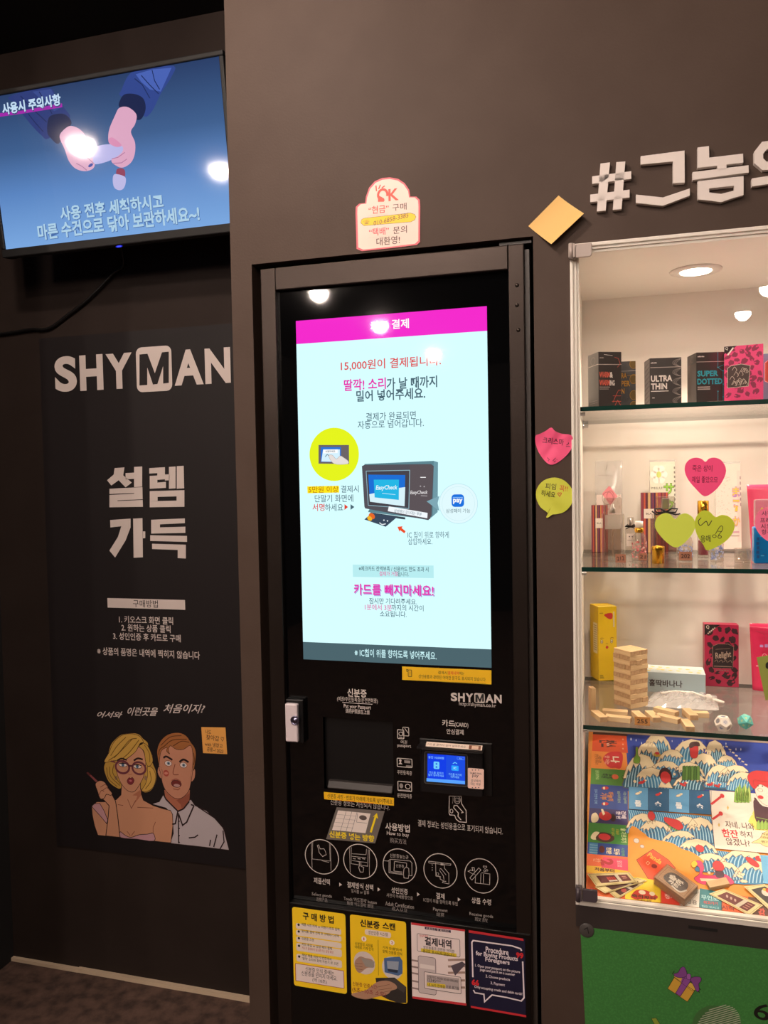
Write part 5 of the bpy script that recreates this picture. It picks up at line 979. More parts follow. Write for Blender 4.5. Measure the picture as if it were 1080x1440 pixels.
# ------------------------------------------------------------------ lower glass shelf
P = Vector((onZ(842, 957.5, S3).x, onZ(842, 957.5, S3).y, S3)); b = PB(P, .0475, .052, HT(842, 853.5, P), R(23), '#e6c01c'); c = b.front(); h = b.h
c.poly(curve([(.015,h*.885),(.025,h*.91),(.036,h*.905),(.036,h*.84),(.028,h*.83)], 3), '#c03028', 1); c.stroke([(.04,h*.72),(.04,h*.93)], .003, '#d8ccb0', 1); bars(c, .008, h*.915, .009, .003, '#5a4a20', .012)
for sx in (.0085, .034): c.ell(sx, h*.53, .0028, .0046, '#f2e6c0', 1, line='#5a3a20', lw=.0009); c.ell(sx, h*.527, .0012, .0022, '#7a5a30', 2); c.stroke(ocurve([(sx-.004,h*.565),(sx,h*.58),(sx+.005,h*.572)], 4), .0011, '#7a4a20')
c.stroke(ocurve([(.019,h*.492),(.0215,h*.502),(.024,h*.492)], 4), .0009, '#7a4a20'); c.ell(.022, h*.45, .0036, .0038, '#c03a28', 1)
for k in range(4): c.rect(.003, h*(.03+.014*k), .014-.001*k, h*(.036+.014*k), '#6a5a20', 1)
c = b.left(); c.rect(.02, h*.36, .045, h*.77, '#ead9a8', 1)
for k in range(12): c.rect(.023, h*(.40+.03*k), .042, h*(.41+.03*k), '#b8a468', 2)
c = b.top(); c.rect(0, 0, .047, .012, '#f0d860', .5); b.done('tall yellow carton with a small printed face, at the left of the lower shelf', 'box')
# wooden stacking blocks
BL, BWd, BH = .051, .017, .0104
m = MB(); m.box((-BL/2, -BWd/2, 0), (BL/2, BWd/2, BH), WOOD); blk = m.build('wooden_block', bevel=.0005, seg=1, origin=(0, 0, 0))
bm_ = blk.data; bm_.materials.append(WOODE)
for p in bm_.polygons:
    if abs(p.normal.x) > .9: p.material_index = 1
first = [True]
def block(loc, rz, label, group, rx=0, ry=0):
    global blk
    if first[0]: o = blk; first[0] = False
    else: o = blk.copy(); COL.objects.link(o)
    o.location = loc; o.rotation_euler = (rx, ry, rz); tag(o, label, 'wooden block', group); return o
C0 = onZ(887, 997.5, S3); th = R(43); U_, V2 = Vector((math.cos(th), math.sin(th), 0)), Vector((-math.sin(th), math.cos(th), 0)); cen = C0 + U_*BL/2 + V2*BL/2; rnd = random.Random(11)
for k in range(12):
    for j in (-1, 0, 1):
        if k % 2: loc, rz = cen + U_*j*BWd, th+math.pi/2
        else: loc, rz = cen + V2*j*BWd, th
        ax = V2 if k % 2 else U_; loc = loc + ax*rnd.uniform(-.0012, .0012) + Vector((0, 0, k*BH+.0002))
        block(loc, rz+rnd.uniform(-.008, .008), 'small wooden block stacked in the square block tower on the lower glass shelf', 'blocks of the wooden tower')
LBK = 'loose wooden blocks on the lower shelf'
def lay(x0, y0, x1, y1, label, z=S3, dz=0.0):
    a, b = onZ(x0, y0, S3+BH/2), onZ(x1, y1, S3+BH/2); d_ = b-a; o = block((a+b)/2*1.0, math.atan2(d_.y, d_.x), label, LBK); o.location.z = z+dz+.0002; return o
a = onZ(836, 1000.5, S3); o = block(a, 0, 'loose wooden block standing upright near the left front of the lower shelf', LBK, 0, 0); o.rotation_euler = (0, -math.pi/2, R(20)); o.location = (a.x, a.y+.006, S3+BL/2+.0003)
lay(836, 1002, 849, 1012, 'loose wooden block lying diagonally in front of the upright block')
lay(849, 1001, 881, 1003, 'loose wooden block lying behind the one beside the diagonal block', dz=0)
lay(855, 1009, 884, 1012.5, 'loose wooden block lying in front, left of the orange price tag')
lay(894, 1003.5, 904, 1012, 'loose wooden block lying just behind the orange price tag')
lay(913, 1003, 923, 1012, 'loose wooden block lying endwise right of the orange price tag')
lay(922, 997, 952, 1004.5, 'loose wooden block lying at a slant against the plastic pouch')
lay(924, 1007, 955, 1014, 'loose wooden block lying parallel in front of the slanted one by the pouch')
lay(962, 1004, 994, 1005, 'loose wooden block lying level in front of the pouch corner')
lay(963, 1014, 971, 1026, 'loose wooden block pointing at the front edge of the lower shelf')
o = lay(965, 1006.5, 976, 1016.5, 'loose wooden block resting across the one pointing at the shelf front', dz=BH)
q = onZ(903, 1018.5, S3); pricetag(892.5, 914, 1009, 1019.5, '255', 'orange price tag standing among loose wooden blocks', q.y, '#c88a4a', None)
# pale blue carton
P = Vector((onZ(909, 973, S3).x, .305, S3)); x1 = onY(992, 970, .305).x; P.x = onY(905, 970, .305).x; b = PB(P, x1-P.x, .075, HT(950, 946.5, P), R(-2), '#a9bcc2'); c = b.top(); rnd = random.Random(3)
c.rect(0, 0, b.w, b.d, '#d4e2e4', .4)
for k in range(14): c.ell(b.w*((k*.173+.06) % 1)*.94+.004, b.d*(.18+.62*((k*.41) % 1)), .005, .005, '#ead878', 1, 14)
for k in range(18): c.ell(b.w*rnd.uniform(.03, .97), b.d*rnd.uniform(.05, .95), .0014, .0014, '#f4f4e8', 1, 8)
c = b.front(); c.text('홀딱바나나', b.w*.36, b.h*.47, b.w*.54, .0165, '#3a2c2c', .02); b.done('pale blue carton with a yellow dotted top, behind the plastic pouch on the lower shelf')
# leopard carton
P = Vector((onY(991, 962, .385).x, .385, S3)); x1 = onY(1039, 962, .385).x; b = PB(P, x1-P.x, .03, HT(1010, 878.5, P), R(1), '#b02048'); h = b.h; c = b.front(); leopard(c, b.w, h, '#b02048', '#34121c', 90, 12, .0078)
c.poly([(0,h),(.035,h),(0,h*.82)], '#1c1014', 3); c.text('Q', .007, h*.955, .007, .009, '#d8c8bc', .02, 4); bars(c, .0155, h*.905, .024, .005, '#d8c8bc', .02, 4, rot=42)
c.poly([(.018,h*.30),(.062,h*.30),(.064,h*.65),(.052,h*.69),(.03,h*.69),(.018,h*.65)], '#241418', 3, '#a08878', .0008); c.text('Relight', .041, h*.50, .036, h*.13, '#b49c8c', .02, 4, rot=10, shear=.2); c.stroke([(.024,h*.6),(.056,h*.62)], .001, '#8a7468', 4)
for k in range(4): c.stroke(ocurve([(.022+.01*k,h*.40),(.027+.01*k,h*.43),(.03+.01*k,h*.39)], 3), .0009, '#a08878', 4)
c.rect(.018, h*.30, .062, h*.355, '#1c1014', 4); c.rect(.02, h*.32, .06, h*.335, '#8a7468', 5); bars(c, .04, h*.265, .03, .004, '#8a6a68', .01, 4)
b.done('dark pink leopard-print carton with a black crest, at the back of the lower shelf')
# plastic drawstring pouch
P0 = onZ(960, 986, S3); m = MB(); Nx, Ny = 20, 14; wd, dp = .155, .12; rnd = random.Random(9); vs, fs = [], []
jit = {(i, j): rnd.uniform(-.0055, .0055) for i in range(Nx+1) for j in range(Ny+1)}
for sgn in (0, 1):
    for j in range(Ny+1):
        for i in range(Nx+1):
            u, v = i/Nx, j/Ny; e = (math.sin(math.pi*u)*math.sin(math.pi*v))**.5
            vs.append((P0.x+(u-.5)*wd*(1-.12*v)+.02*(v-.5), P0.y+(v-.5)*dp, S3+.0004+(sgn*.016*e + (jit[i, j]*e if sgn else 0) if sgn else 0)))
o = (Nx+1)*(Ny+1)
for j in range(Ny):
    for i in range(Nx): a = j*(Nx+1)+i; fs.append((a, a+Nx+1, a+Nx+2, a+1)); fs.append((o+a, o+a+1, o+a+Nx+2, o+a+Nx+1))
m.add(vs, fs, glass('pouch_plastic', (.92, .92, .93), 1.6, .08, .30, (.88, .85, .82)), False); pou = tag(m.build('drawstring_pouch'), 'clear crinkled plastic pouch with a white drawstring, lying on the lower glass shelf', 'pouch')
m = MB(); cr = M('#e8ded4', 'p'); pts = [onZ(x, y, S3+.018) for x, y in ((930,975),(950,972),(975,974),(992,980))]; m.tube(pts, .0022, cr)
a = onZ(996, 982, S3+.012); 
for dy in (-.003, .004): m.tube([a+Vector((0, dy, 0)), onZ(1008, 985, S3+.006)+Vector((0, dy*1.5, 0)), onZ(1018, 988, S3+.003)+Vector((0, dy*.5, 0))], .0026, cr)
cord = m.build('drawstring', pou); m = MB(); m.lathe([(.001, -.008), (.006, -.006), (.0085, 0), (.006, .006), (.001, .008)], Tm(a+Vector((.0, -.002, .002))) @ Matrix.Rotation(R(70), 4, 'Y'), cr, 16); m.build('cord_stopper', cord)
# dice
def hull(name, pts, mat, loc, label, marks):
    bm = bmesh.new()
    for p in pts: bm.verts.new(p)
    bmesh.ops.convex_hull(bm, input=bm.verts); bmesh.ops.dissolve_limit(bm, angle_limit=R(5), verts=bm.verts, edges=bm.edges); bm.normal_update()
    lo_f = max(bm.faces, key=lambda f: f.calc_area()*0 - f.normal.z); rot = lo_f.normal.rotation_difference(Vector((0, 0, -1))).to_matrix().to_4x4(); bmesh.ops.transform(bm, matrix=Matrix.Rotation(.5, 4, 'Z') @ rot, verts=bm.verts); bm.normal_update()
    z = min(v.co.z for v in bm.verts); m = MB(); off = Vector(loc) - Vector((0, 0, z)); idx = {v: i for i, v in enumerate(bm.verts)}; m.add([v.co+off for v in bm.verts], [[idx[v] for v in f.verts] for f in bm.faces], mat)
    for i, f in enumerate(bm.faces):
        n = f.normal; u = n.orthogonal().normalized(); c = Canvas(m, f.calc_center_median()+off, u, n.cross(u), n); marks(c, i)
    bm.free(); return tag(m.build(name), label, 'die', 'game dice on the lower glass shelf')
ph = (1+5**.5)/2; q = onZ(1017, 1027, S3); rr = .0098
D12 = [Vector(p)*rr for p in [(a, b, c) for a in (-1, 1) for b in (-1, 1) for c in (-1, 1)] + [(0, a/ph, b*ph) for a in (-1, 1) for b in (-1, 1)] + [(a/ph, b*ph, 0) for a in (-1, 1) for b in (-1, 1)] + [(a*ph, 0, b/ph) for a in (-1, 1) for b in (-1, 1)]]
def mk(c, i): c.ell(0, 0, .0052, .0052, ('#b8aca8', '#8a847c', '#d8d0cc')[i % 3], .3, 20); c.text(str(i+1), 0, 0, .005, .005, '#5a6a9a', .02, 1)
hull('game_die', D12, M('#e6dcd0', 's'), (q.x, max(q.y, .036), S3+.0003), 'white many-sided die near the front of the lower glass shelf', mk)
q = onZ(1048, 1024, S3); ri = .0086
D20 = [Vector(p)*ri for p in [(0, a, b*ph) for a in (-1, 1) for b in (-1, 1)] + [(a, b*ph, 0) for a in (-1, 1) for b in (-1, 1)] + [(a*ph, 0, b) for a in (-1, 1) for b in (-1, 1)]]
hull('game_die', D20, M('#5fb8b0', 's'), (q.x, q.y, S3+.0003), 'turquoise many-sided die right of the white one on the lower shelf', lambda c, i: c.text(str(i+1), 0, 0, .004, .004, '#d8c86a', .02, 1))
# pink pouch at right
P = Vector((0, .375, S3)); x0 = onY(1054, 960, .375).x; wd = .12; P.x = x0+wd/2; h = HT(1060, 876.5, P); m = MB(); pillow(m, P, wd-.012, wd, h, .035, .004, M('#d8305c', 'g', rough=.22)); pk = tag(m.build('pink_pouch'), 'glossy pink standing pouch at the right end of the lower glass shelf', 'pouch')
m = MB(); c = Canvas(m, (P.x-wd/2, P.y-.0185, P.z), (1, 0, 0), (0, .085, 1), (0, -1, .085)); bars(c, wd*.38, h*.68, .05, .010, '#b88ac8', .03, 2); c.ell(.03, h*.51, .005, .008, None, 2, line='#f0a8bc', lw=.0009); c.rect(.012, h*.37, .055, h*.385, '#e8b0bc', 2)
for k in range(3): c.stroke(ocurve([(.012+.01*k,h*.9),(.03+.012*k,h*.85),(.04+.014*k,h*.72),(.03+.01*k,h*.6)], 4), .0022, '#c02650', 1)
m.build('printed_mark', pk)
# ================================================================== game board leaning in the bottom of the case
BA, BB = onY(850, 1262, .016), onY(850, 1030, .445)
BV = Vector((0, BB.y-BA.y, BB.z-BA.z)); BL_ = BV.length; BV.normalize(); BN = Vector((0, -BV.z, BV.y)); BU = Vector((1, 0, 0))
bx0 = SX0+.02; m = MB()
m.prism([Vector((bx0, BA.y, BA.z)), Vector((.60, BA.y, BA.z)), Vector((.60, BB.y, BB.z)), Vector((bx0, BB.y, BB.z))], -BN*.004, M('#d98a3a', 'p'))
c = Canvas(m, (0, BA.y, BA.z), BU, BV, BN, px=True, rough=.5); c.clip = (bx0+.0005, .5995, .001, BL_-.0005); CRM = '#efe0bc'; WB = '#2f7fae'; WL = '#a9d4e6'; OUT = '#7a4a34'; RED = '#cf2f34'
c.poly([(833,1020),(1200,1050),(1200,1340),(818,1268)], '#e8922e', .3)
c.poly([(880,1022),(1200,1052),(1200,1145),(882,1112)], '#1f3fa6', .6)
# left column of squares
def cell(a, b, col): # a, b: upper and lower edge at the left side
    xl = lambda y: 833.5-(y-1035)*.0475; s = lambda y: (y-1035)*.00017+.055
    c.poly([(xl(a), a), (883-(a < 1100)*2, a+(883-xl(a))*s(a)), (883, b+(883-xl(b))*s(b)), (xl(b), b)], col, 1)
for a, b, col in ((1018,1032.5,'#4a2a1c'), (1032.5,1056,'#de5426'), (1056,1080,'#ea8c36'), (1080,1102.5,'#4f8a34'), (1102.5,1136,'#28489a'), (1136,1156.5,'#352c6a'), (1156.5,1184,'#3f8c3a'), (1184,1200.5,'#28489a'), (1200.5,1217,'#ec6a36'), (1217,1227,'#f2c02c'), (1227,1262,'#e26a2c')): cell(a, b, col)
c.poly([(848,1205),(883.5,1209),(883.5,1225),(846,1220)], '#e8466a', 1.5)
c.text('찬스', 855, 1046, 15, 17, '#5a3028', .03, 3, rot=-90); c.ell(855,1047,2,2,'#e8b09a',3)
for q in (1040, 1047, 1053): c.ell(876,q,1.2,1.2,'#e8a080',3)
c.poly(curve([(848,1068),(853,1060),(862,1057),(873,1058),(876,1065),(873,1080),(865,1080),(856,1079)], 4), '#d0262c', 2); c.text('나', 865, 1068.5, 13, 9, '#f4e0cc', .04, 3, rot=-90); c.text('만 아는', 854, 1069, 17, 5, '#f0b8a0', .02, 3, rot=-90); c.text('한 번 더 마시기', 839, 1068, 20, 3.6, '#6a3a20', .01, 3, rot=-90); c.text('너랑 나랑', 843.5, 1068, 14, 3.4, '#6a3a20', .01, 3, rot=-90)
c.text('은행', 857.5, 1092, 9, 6, '#20401c', .03, 3, rot=-90); c.text('직원', 850, 1091, 9, 6, '#20401c', .03, 3, rot=-90); c.ell(865, 1092.5, 4.8, 3.5, '#d0603c', 3); c.text('돈을 빌려주세요', 840, 1090, 18, 3.6, '#b8dc90', .01, 3, rot=-90); c.stroke([(874,1092),(876,1090.5),(879.5,1091),(879.5,1095),(876,1095.5),(874,1093)], .6, '#20401c', 3)
c.text('하늘의', 858.5, 1120, 17, 6.5, '#d88a3c', .03, 3, rot=-90); c.text('기부', 849, 1120, 13, 7, '#d88a3c', .03, 3, rot=-90); c.text('모두 한잔씩 건배', 838, 1120, 27, 3.4, '#8ab8e8', .01, 3, rot=-90); c.text('너는 오늘부터', 879, 1122, 22, 3.4, '#a8c89c', .01, 3, rot=-90); c.text('술을 마시지 않는다', 870.5, 1121, 22, 3.2, '#a8c89c', .01, 3, rot=-90)
for y in (1108.5, 1130.5): c.ell(851, y, 5, 2.2, RED, 3, rot=12); c.ell(849.5, y, 1.6, 2, CRM, 4)
c.poly(curve([(832,1146),(838,1143),(842,1150),(839,1156),(832,1156)], 3), CRM, 3); c.ell(851, 1147.5, 9, 6.3, RED, 3); c.poly([(845,1138),(848,1138),(851,1145),(848,1147)], CRM, 4); c.text('건배', 877, 1146, 14, 5.5, '#dcd0dc', .03, 3, rot=-90); c.text('한 번', 869.5, 1146.5, 14, 5, '#dcd0dc', .03, 3, rot=-90); c.ell(862, 1150, 4, 5.5, '#3a2428', 2.5)
c.ell(850, 1177.5, 14, 7, '#4a2a22', 2.6); c.ell(850, 1177, 8.5, 4.6, RED, 3); c.poly(curve([(831,1176),(836,1170),(843,1171),(838,1177),(838,1181),(832,1180)], 3), CRM, 3); c.text('술 가르치기', 877, 1175, 25, 6.5, '#d8ecb0', .03, 3, rot=-90); c.text('오늘은', 868.5, 1170, 10, 3.6, '#b8b03c', .02, 3, rot=-90); c.text('내가 쏜다', 862, 1170, 14, 3.6, '#b8b03c', .02, 3, rot=-90)
c.poly([(829,1185),(841,1186),(840,1202),(828,1200)], '#4a90c0', 2)
for q in (1188, 1191.5, 1195, 1198.5): c.stroke([(829.5,q),(840.5,q+.9)], .7, '#a8d0e8', 3)
c.ell(846.5, 1194.5, 4, 5, '#6a2c28', 3); c.text('한판', 856.5, 1196.5, 12, 6, CRM, .04, 3, rot=-90); c.text('모두', 867, 1198, 11, 7, CRM, .04, 3, rot=-90); c.text('사랑해', 876, 1198, 14, 4, '#6ab070', .01, 3, rot=-90)
c.text('2', 853.5, 1212.5, 11, 15, '#b8242c', .06, 3, rot=-80); c.text('칸', 840, 1210, 6, 9, '#f0a880', .02, 3, rot=-90); c.text('앞으로', 871.5, 1215, 11, 6, '#f8b8c0', .02, 3, rot=-90); c.text('처음부터', 850, 1223.5, 28, 5, '#6a3a20', .04, 3)
# waves
def wave(cx, cy, w_, h_, flip=1, dark=WB, z=2.0, curl_=True):
    X = lambda u: cx+flip*u*w_; Y = lambda v: cy-v*h_
    body = [(X(-.5), Y(0)), (X(-.42), Y(.4)), (X(-.25), Y(.75)), (X(.05), Y(.92)), (X(.3), Y(.8)), (X(.42), Y(.45)), (X(.5), Y(0))]
    c.poly(curve(body, 3), dark, z, OUT, .5)
    for k in range(9):
        u = -.42+.1*k; top = .85-1.9*(u-.03)**2
        c.stroke([(X(u-.03), Y(.02)), (X(u), Y(top*.5)), (X(u+.06), Y(top*.86))], w_*.022+.45, WL, z+.4)
    foam = [(X(-.52), Y(.30)), (X(-.40), Y(.66)), (X(-.2), Y(.95)), (X(.08), Y(1.08)), (X(.36), Y(1.0)), (X(.54), Y(.72)), (X(.57), Y(.60)), (X(.46), Y(.66)), (X(.47), Y(.5)), (X(.37), Y(.64)), (X(.3), Y(.5)), (X(.24), Y(.7)), (X(.12), Y(.6)), (X(.04), Y(.78)), (X(-.1), Y(.62)), (X(-.17), Y(.76)), (X(-.28), Y(.48)), (X(-.34), Y(.58)), (X(-.42), Y(.3))]
    c.poly(foam, CRM, z+.9, OUT, .55)
    if curl_: c.ell(X(.62), Y(.42), w_*.035+.6, w_*.035+.6, CRM, z+.9, 12)
c.poly([(882,1092),(905,1072),(925,1058),(950,1060),(975,1056),(1005,1062),(1030,1072),(1052,1088),(1052,1112),(882,1108)], '#23617f', 1.5)
LOW = [(883,1138),(1000,1148),(1006,1196),(1078,1204),(1072,1246),(1030,1240),(1000,1222),(975,1202),(945,1188),(915,1176),(884,1166)]
c.poly(LOW, WB, 1.5, OUT, .5)
for k in range(40):
    x = 884+k*3.1; y = 1139+(x-884)*.085
    c.stroke(ocurve([(x, y), (x+3, y+9), (x+1, y+18), (x+4+k*.02, y+24+min(k, 22)*.9)], 3), .8, WL, 1.9)
for k in range(26):
    x = 990+k*3.3; y = 1196+(x-1006)*.115
    c.stroke(ocurve([(x, y), (x+4, y+12), (x+1, y+22), (x+5, y+28)], 3), .8, WL, 1.9)
for i, a in enumerate(((927,1068,34,36),(908,1082,34,36),(968,1074,46,32),(1008,1082,30,38),(941,1080,34,24),(985,1096,40,34),(1024,1084,26,20),(898,1108,42,44),(932,1094,40,22),(972,1100,38,26),(1008,1108,34,30),(1030,1100,40,22),(920,1112,44,30),(968,1112,42,22),(1040,1112,36,24))):
    wave(*a, flip=1 if i % 3 else -1, dark='#23617f' if i % 2 else WB, z=2+i*.5)
rnd = random.Random(6)
for k in range(26):
    x = rnd.uniform(884, 1080); y = 1036+(x-884)*.07+rnd.uniform(0, 26 if x > 1010 else 10); s_ = rnd.uniform(.5, 1.7); c.poly([(x,y-s_*1.5),(x+s_*.5,y),(x,y+s_*1.5),(x-s_*.5,y)], '#dfe6f4', 1.2)
for k in range(7): c.ell(1022+k*4.5, 1050+k*4.2, 2.2, 1, CRM, 1.4, 10, rot=-30)
ZF = 11
def hand(x, y, s, col, rot=30, z=ZF): c.ell(x, y, 5*s, 1.9*s, col, z, 14, rot=rot, line=OUT, lw=.3); c.ell(x+4*s, y-2.2*s, 2.2*s, 1.8*s, col, z+.3, 10); c.ell(x+6*s, y-3*s, 1.6*s, 1.2*s, CRM, z+.5, 10)
# figures and bottles among the waves
c.poly(curve([(970,1048),(980,1046),(982,1056),(980,1066),(972,1066),(970,1056)], 3), RED, ZF, OUT, .5); c.poly(curve([(969,1048),(973,1044),(982,1044),(984,1050),(977,1050),(971,1053)], 3), '#4a2428', ZF+1)
c.ell(936, 1091, 9, 11, '#3a2024', ZF); c.ell(936, 1094, 7, 8.5, RED, ZF+.6); c.poly([(926,1108),(930,1099),(935,1104),(941,1100),(946,1109)], CRM, ZF+1, OUT, .4)
c.poly(curve([(892,1065),(894,1062),(894,1052),(897,1052),(897,1062),(900,1066),(899,1074),(891,1073)], 3), '#7aa838', ZF, OUT, .5)
for k in range(6): c.poly([(960+k*4, 1078), (963+k*4, 1077.5), (964+k*4, 1082), (964+k*4, 1098), (959+k*4, 1097)], ('#4f7f34', '#6a9a44')[k % 2], ZF, '#2c4a20', .4)
c.ell(924, 1062, 5, 3, '#c8a83c', ZF); c.ell(924, 1060, 3, 2, RED, ZF+.4)
for a in ((902,1101,1,RED,25),(960,1104,1,RED,-30),(998,1104,.9,RED,10),(1008,1106,.9,RED,-25)): hand(*a)
# four blue squares
for k, (x0, x1) in enumerate(((884,911.5),(911.5,940.5),(940.5,969.5),(969.5,1000))):
    f_ = lambda x: 1107+(x-884)*.052; g_ = lambda x: 1138.5+(x-884)*.068
    c.poly([(x0,f_(x0)),(x1,f_(x1)),(x1,g_(x1)),(x0,g_(x0))], ('#5c9fd0','#235f8c')[k % 2], ZF+1, '#1c3a54', .5); xm = (x0+x1)/2; hand(xm-1, f_(xm)+9, .8, (CRM, RED)[k % 2], 30, ZF+2); c.text(('물','술')[k % 2], xm-.5, f_(xm)+23, 9, 9, '#e6ecf2', .05, ZF+2)
# lower waves
for i, a in enumerate(((900,1172,38,26),(925,1182,44,26),(958,1178,40,28),(988,1186,40,34),(952,1192,44,22),(984,1208,50,26),(1040,1222,56,26),(1002,1226,46,24),(1056,1243,50,30),(1022,1238,40,24))): wave(a[0], a[1], a[2], a[3], flip=-1 if i % 2 else 1, dark=(WB, '#2a6f98')[i % 2], z=3+i*.5)
c.poly(curve([(885,1167),(905,1172),(912,1178),(925,1182),(945,1186),(958,1194),(975,1200),(990,1213),(975,1215),(970,1224),(985,1240),(1000,1250),(960,1262),(900,1262),(885,1250)], 4), '#ee9a34', ZF-1)
c.ell(916, 1148, 5.2, 6.2, RED, ZF+1, line=OUT, lw=.4); c.poly(curve([(934,1150),(945,1152),(955,1155),(961,1164),(954,1168),(944,1163),(936,1158)], 3), RED, ZF+1, OUT, .5); c.stroke([(936,1157),(945,1166),(953,1169)], 1.4, '#7ab040', ZF+1)
for p in ((895,1183,4,3.4),(903,1191,3,2.4)): c.ell(*p, '#d8ccc0', ZF+1, 14, line='#6a5a50', lw=.5)
c.ell(984, 1194, 6, 5, RED, ZF+1, line=OUT, lw=.4); hand(1058, 1213, 2.2, RED, -45); hand(1040, 1233, 1, CRM, -30)
# flamingo float
c.poly(curve([(974,1217),(980,1211),(987,1213),(990,1222),(988,1230),(1000,1232),(1018,1230),(1028,1236),(1032,1243),(1020,1246),(1000,1246),(984,1243),(976,1236),(983,1230),(983,1220)], 4), '#e63f72', ZF+1, OUT, .6); c.poly(curve([(972,1214),(977,1211),(981,1216),(976,1221),(973,1219)], 3), '#e8c028', ZF+2, OUT, .4); c.poly([(984,1236),(1010,1237),(1012,1240),(986,1240)], CRM, ZF+2)
c.ell(1010, 1219, 8, 7.5, RED, ZF+2, line=OUT, lw=.5); c.poly(curve([(1006,1226),(1016,1226),(1018,1234),(1008,1235)], 3), '#4a2438', ZF+2)
c.ell(1046, 1240, 5, 2, CRM, ZF, 14, line='#e8a060', lw=.5); c.poly([(1069,1203),(1200,1215),(1200,1262),(1074,1243)], '#6ab4e0', ZF+2.4)
c.rrect(893, 1198, 936, 1235, 3, None, ZF, None); c.poly([(895,1210),(918,1195),(940,1210),(950,1222),(915,1242),(905,1226)], '#e4512a', ZF+1, '#6a2a1c', .7); c.text('Panda', 921, 1208, 22, 7, '#f0b040', .03, ZF+3, rot=-36); c.poly([(910,1212.5),(912.5,1215),(910,1217.5),(907.5,1215)], None, 1) if 0 else None
c.stroke([(911,1212),(914,1214.5),(911,1217),(908.5,1214.5),(911,1212)], .7, '#f0c090', ZF+3); c.ell(920, 1219, 4, 3, '#8a2a20', ZF+3)
# white speech area with the host figure
c.poly([(997.5,1112),(1200,1126),(1200,1212),(1005,1194)], '#ece2d4', ZF+1.5, OUT, .5)
c.poly([(1060,1140),(1090,1150),(1090,1170),(1062,1168),(1052,1156)], '#f2dc6a', ZF+2)
c.poly(curve([(1051,1093),(1060,1085),(1080,1086),(1100,1090),(1108,1100),(1100,1120),(1078,1108),(1068,1104),(1062,1110),(1056,1106)], 4), RED, ZF+3.6, OUT, .5)
c.poly(curve([(1060,1098),(1075,1100),(1095,1100),(1098,1115),(1085,1132),(1074,1132),(1064,1120),(1061,1108)], 4), '#efe0d2', ZF+3, OUT, .5); c.ell(1069.5, 1122, 4, 2.6, RED, ZF+4); c.ell(1066, 1106, 1, 1, '#3a2a28', ZF+4, 10); c.ell(1072, 1106.5, 1, 1, '#3a2a28', ZF+4, 10); c.ell(1069, 1112, 3.4, 2.6, None, ZF+4, 14, line=OUT, lw=.5)
c.poly(curve([(1061,1122),(1072,1134),(1090,1136),(1110,1130),(1110,1165),(1068,1160),(1060,1140)], 4), '#4a2030', ZF+2.8); c.stroke([(1060,1124),(1050,1140),(1030,1147),(1034,1152),(1058,1146)], 2.4, '#efe0d2', ZF+3); c.stroke([(1063,1150),(1080,1154)], 1, '#8ab048', ZF+3.4)
for k in range(8): c.poly([(1033+k*2.6,1116-(k % 3)*3),(1035+k*2.6,1108-(k % 3)*3),(1037+k*2.6,1116-(k % 3)*3),(1038+k*2.6,1130-(k % 2)*2),(1032+k*2.6,1129-(k % 2)*2)], ('#8ab848','#b8d070')[k % 2], ZF+3, '#4a6a28', .4)
for k in range(4): c.poly([(1064+k*5,1158),(1067+k*5,1154),(1069+k*5,1160),(1069+k*5,1168),(1064+k*5,1167)], '#9ac052', ZF+3.6, '#4a6a28', .4)
for p in ((1000,1132,1014,1121),(1002,1153,1012,1146)): c.stroke([(p[0],p[1]),(p[2],p[3])], 3.6, RED, ZF+3); c.ell(p[2]+1.5, p[3]-1, 3, 3, RED, ZF+3.2, 12)
c.poly(curve([(1057,1186),(1068,1180),(1074,1172),(1090,1168),(1110,1172),(1110,1192),(1080,1192),(1068,1187)], 4), '#f2dc9a', ZF+3, OUT, .5)
for y, t in ((1174,'지금'),(1179,'더마실'),(1185,'텐가')): c.text(t, 1076, y, 10, 3.6, '#5a4a30', .01, ZF+5)
K = '#5a2c2c'; c.text('자네, 나와', 1040, 1162, 40, 10, K, .008, ZF+4); c.text('한잔', 1026.5, 1173, 22.5, 11.5, '#d22a36', .025, ZF+4); c.text('하지', 1049, 1174.5, 16.5, 9, K, .008, ZF+4); c.text('않겠나?', 1037.5, 1185.5, 32.5, 10, K, .008, ZF+4)
for p in ((1011,1161),(1023.5,1137)): c.poly([(p[0],p[1]-3),(p[0]+1.2,p[1]),(p[0],p[1]+3),(p[0]-1.2,p[1])], '#e8c060', ZF+4, '#9a7a3a', .3)
# bottom row of squares
for a, b, y0, y1, yb0, yb1, col in ((880,929,1232,1240,1266,1270.5,'#f0cc2c'),(929,956,1240,1247,1270.5,1275,'#e2402c'),(956,984,1247,1252,1275,1279,'#e8e0d4'),(984,1015,1250,1256,1279,1283,'#2f7f88'),(1015,1052,1256,1262,1283,1288,'#e8622e'),(1052,1110,1262,1270,1288,1296,'#5a3426')):
    c.poly([(a,y0),(b,y1),(b+1,yb1),(a-1,yb0)], col, ZF+4)
c.poly(curve([(887,1262),(893,1254),(900,1252),(908,1253),(915,1256),(925,1262),(920,1266),(905,1265),(895,1266)], 3), '#c83a2a', ZF+5); c.ell(903, 1256, 5, 3, '#ecd8b8', ZF+6, 12); c.ell(917, 1258, 4, 3, '#ecd8b8', ZF+6, 12); c.text('축하파티', 905, 1262.5, 33, 4.6, '#4a3018', .03, ZF+7); c.text('다 같이 원샷', 906, 1267, 20, 3, '#4a3018', .01, ZF+7)
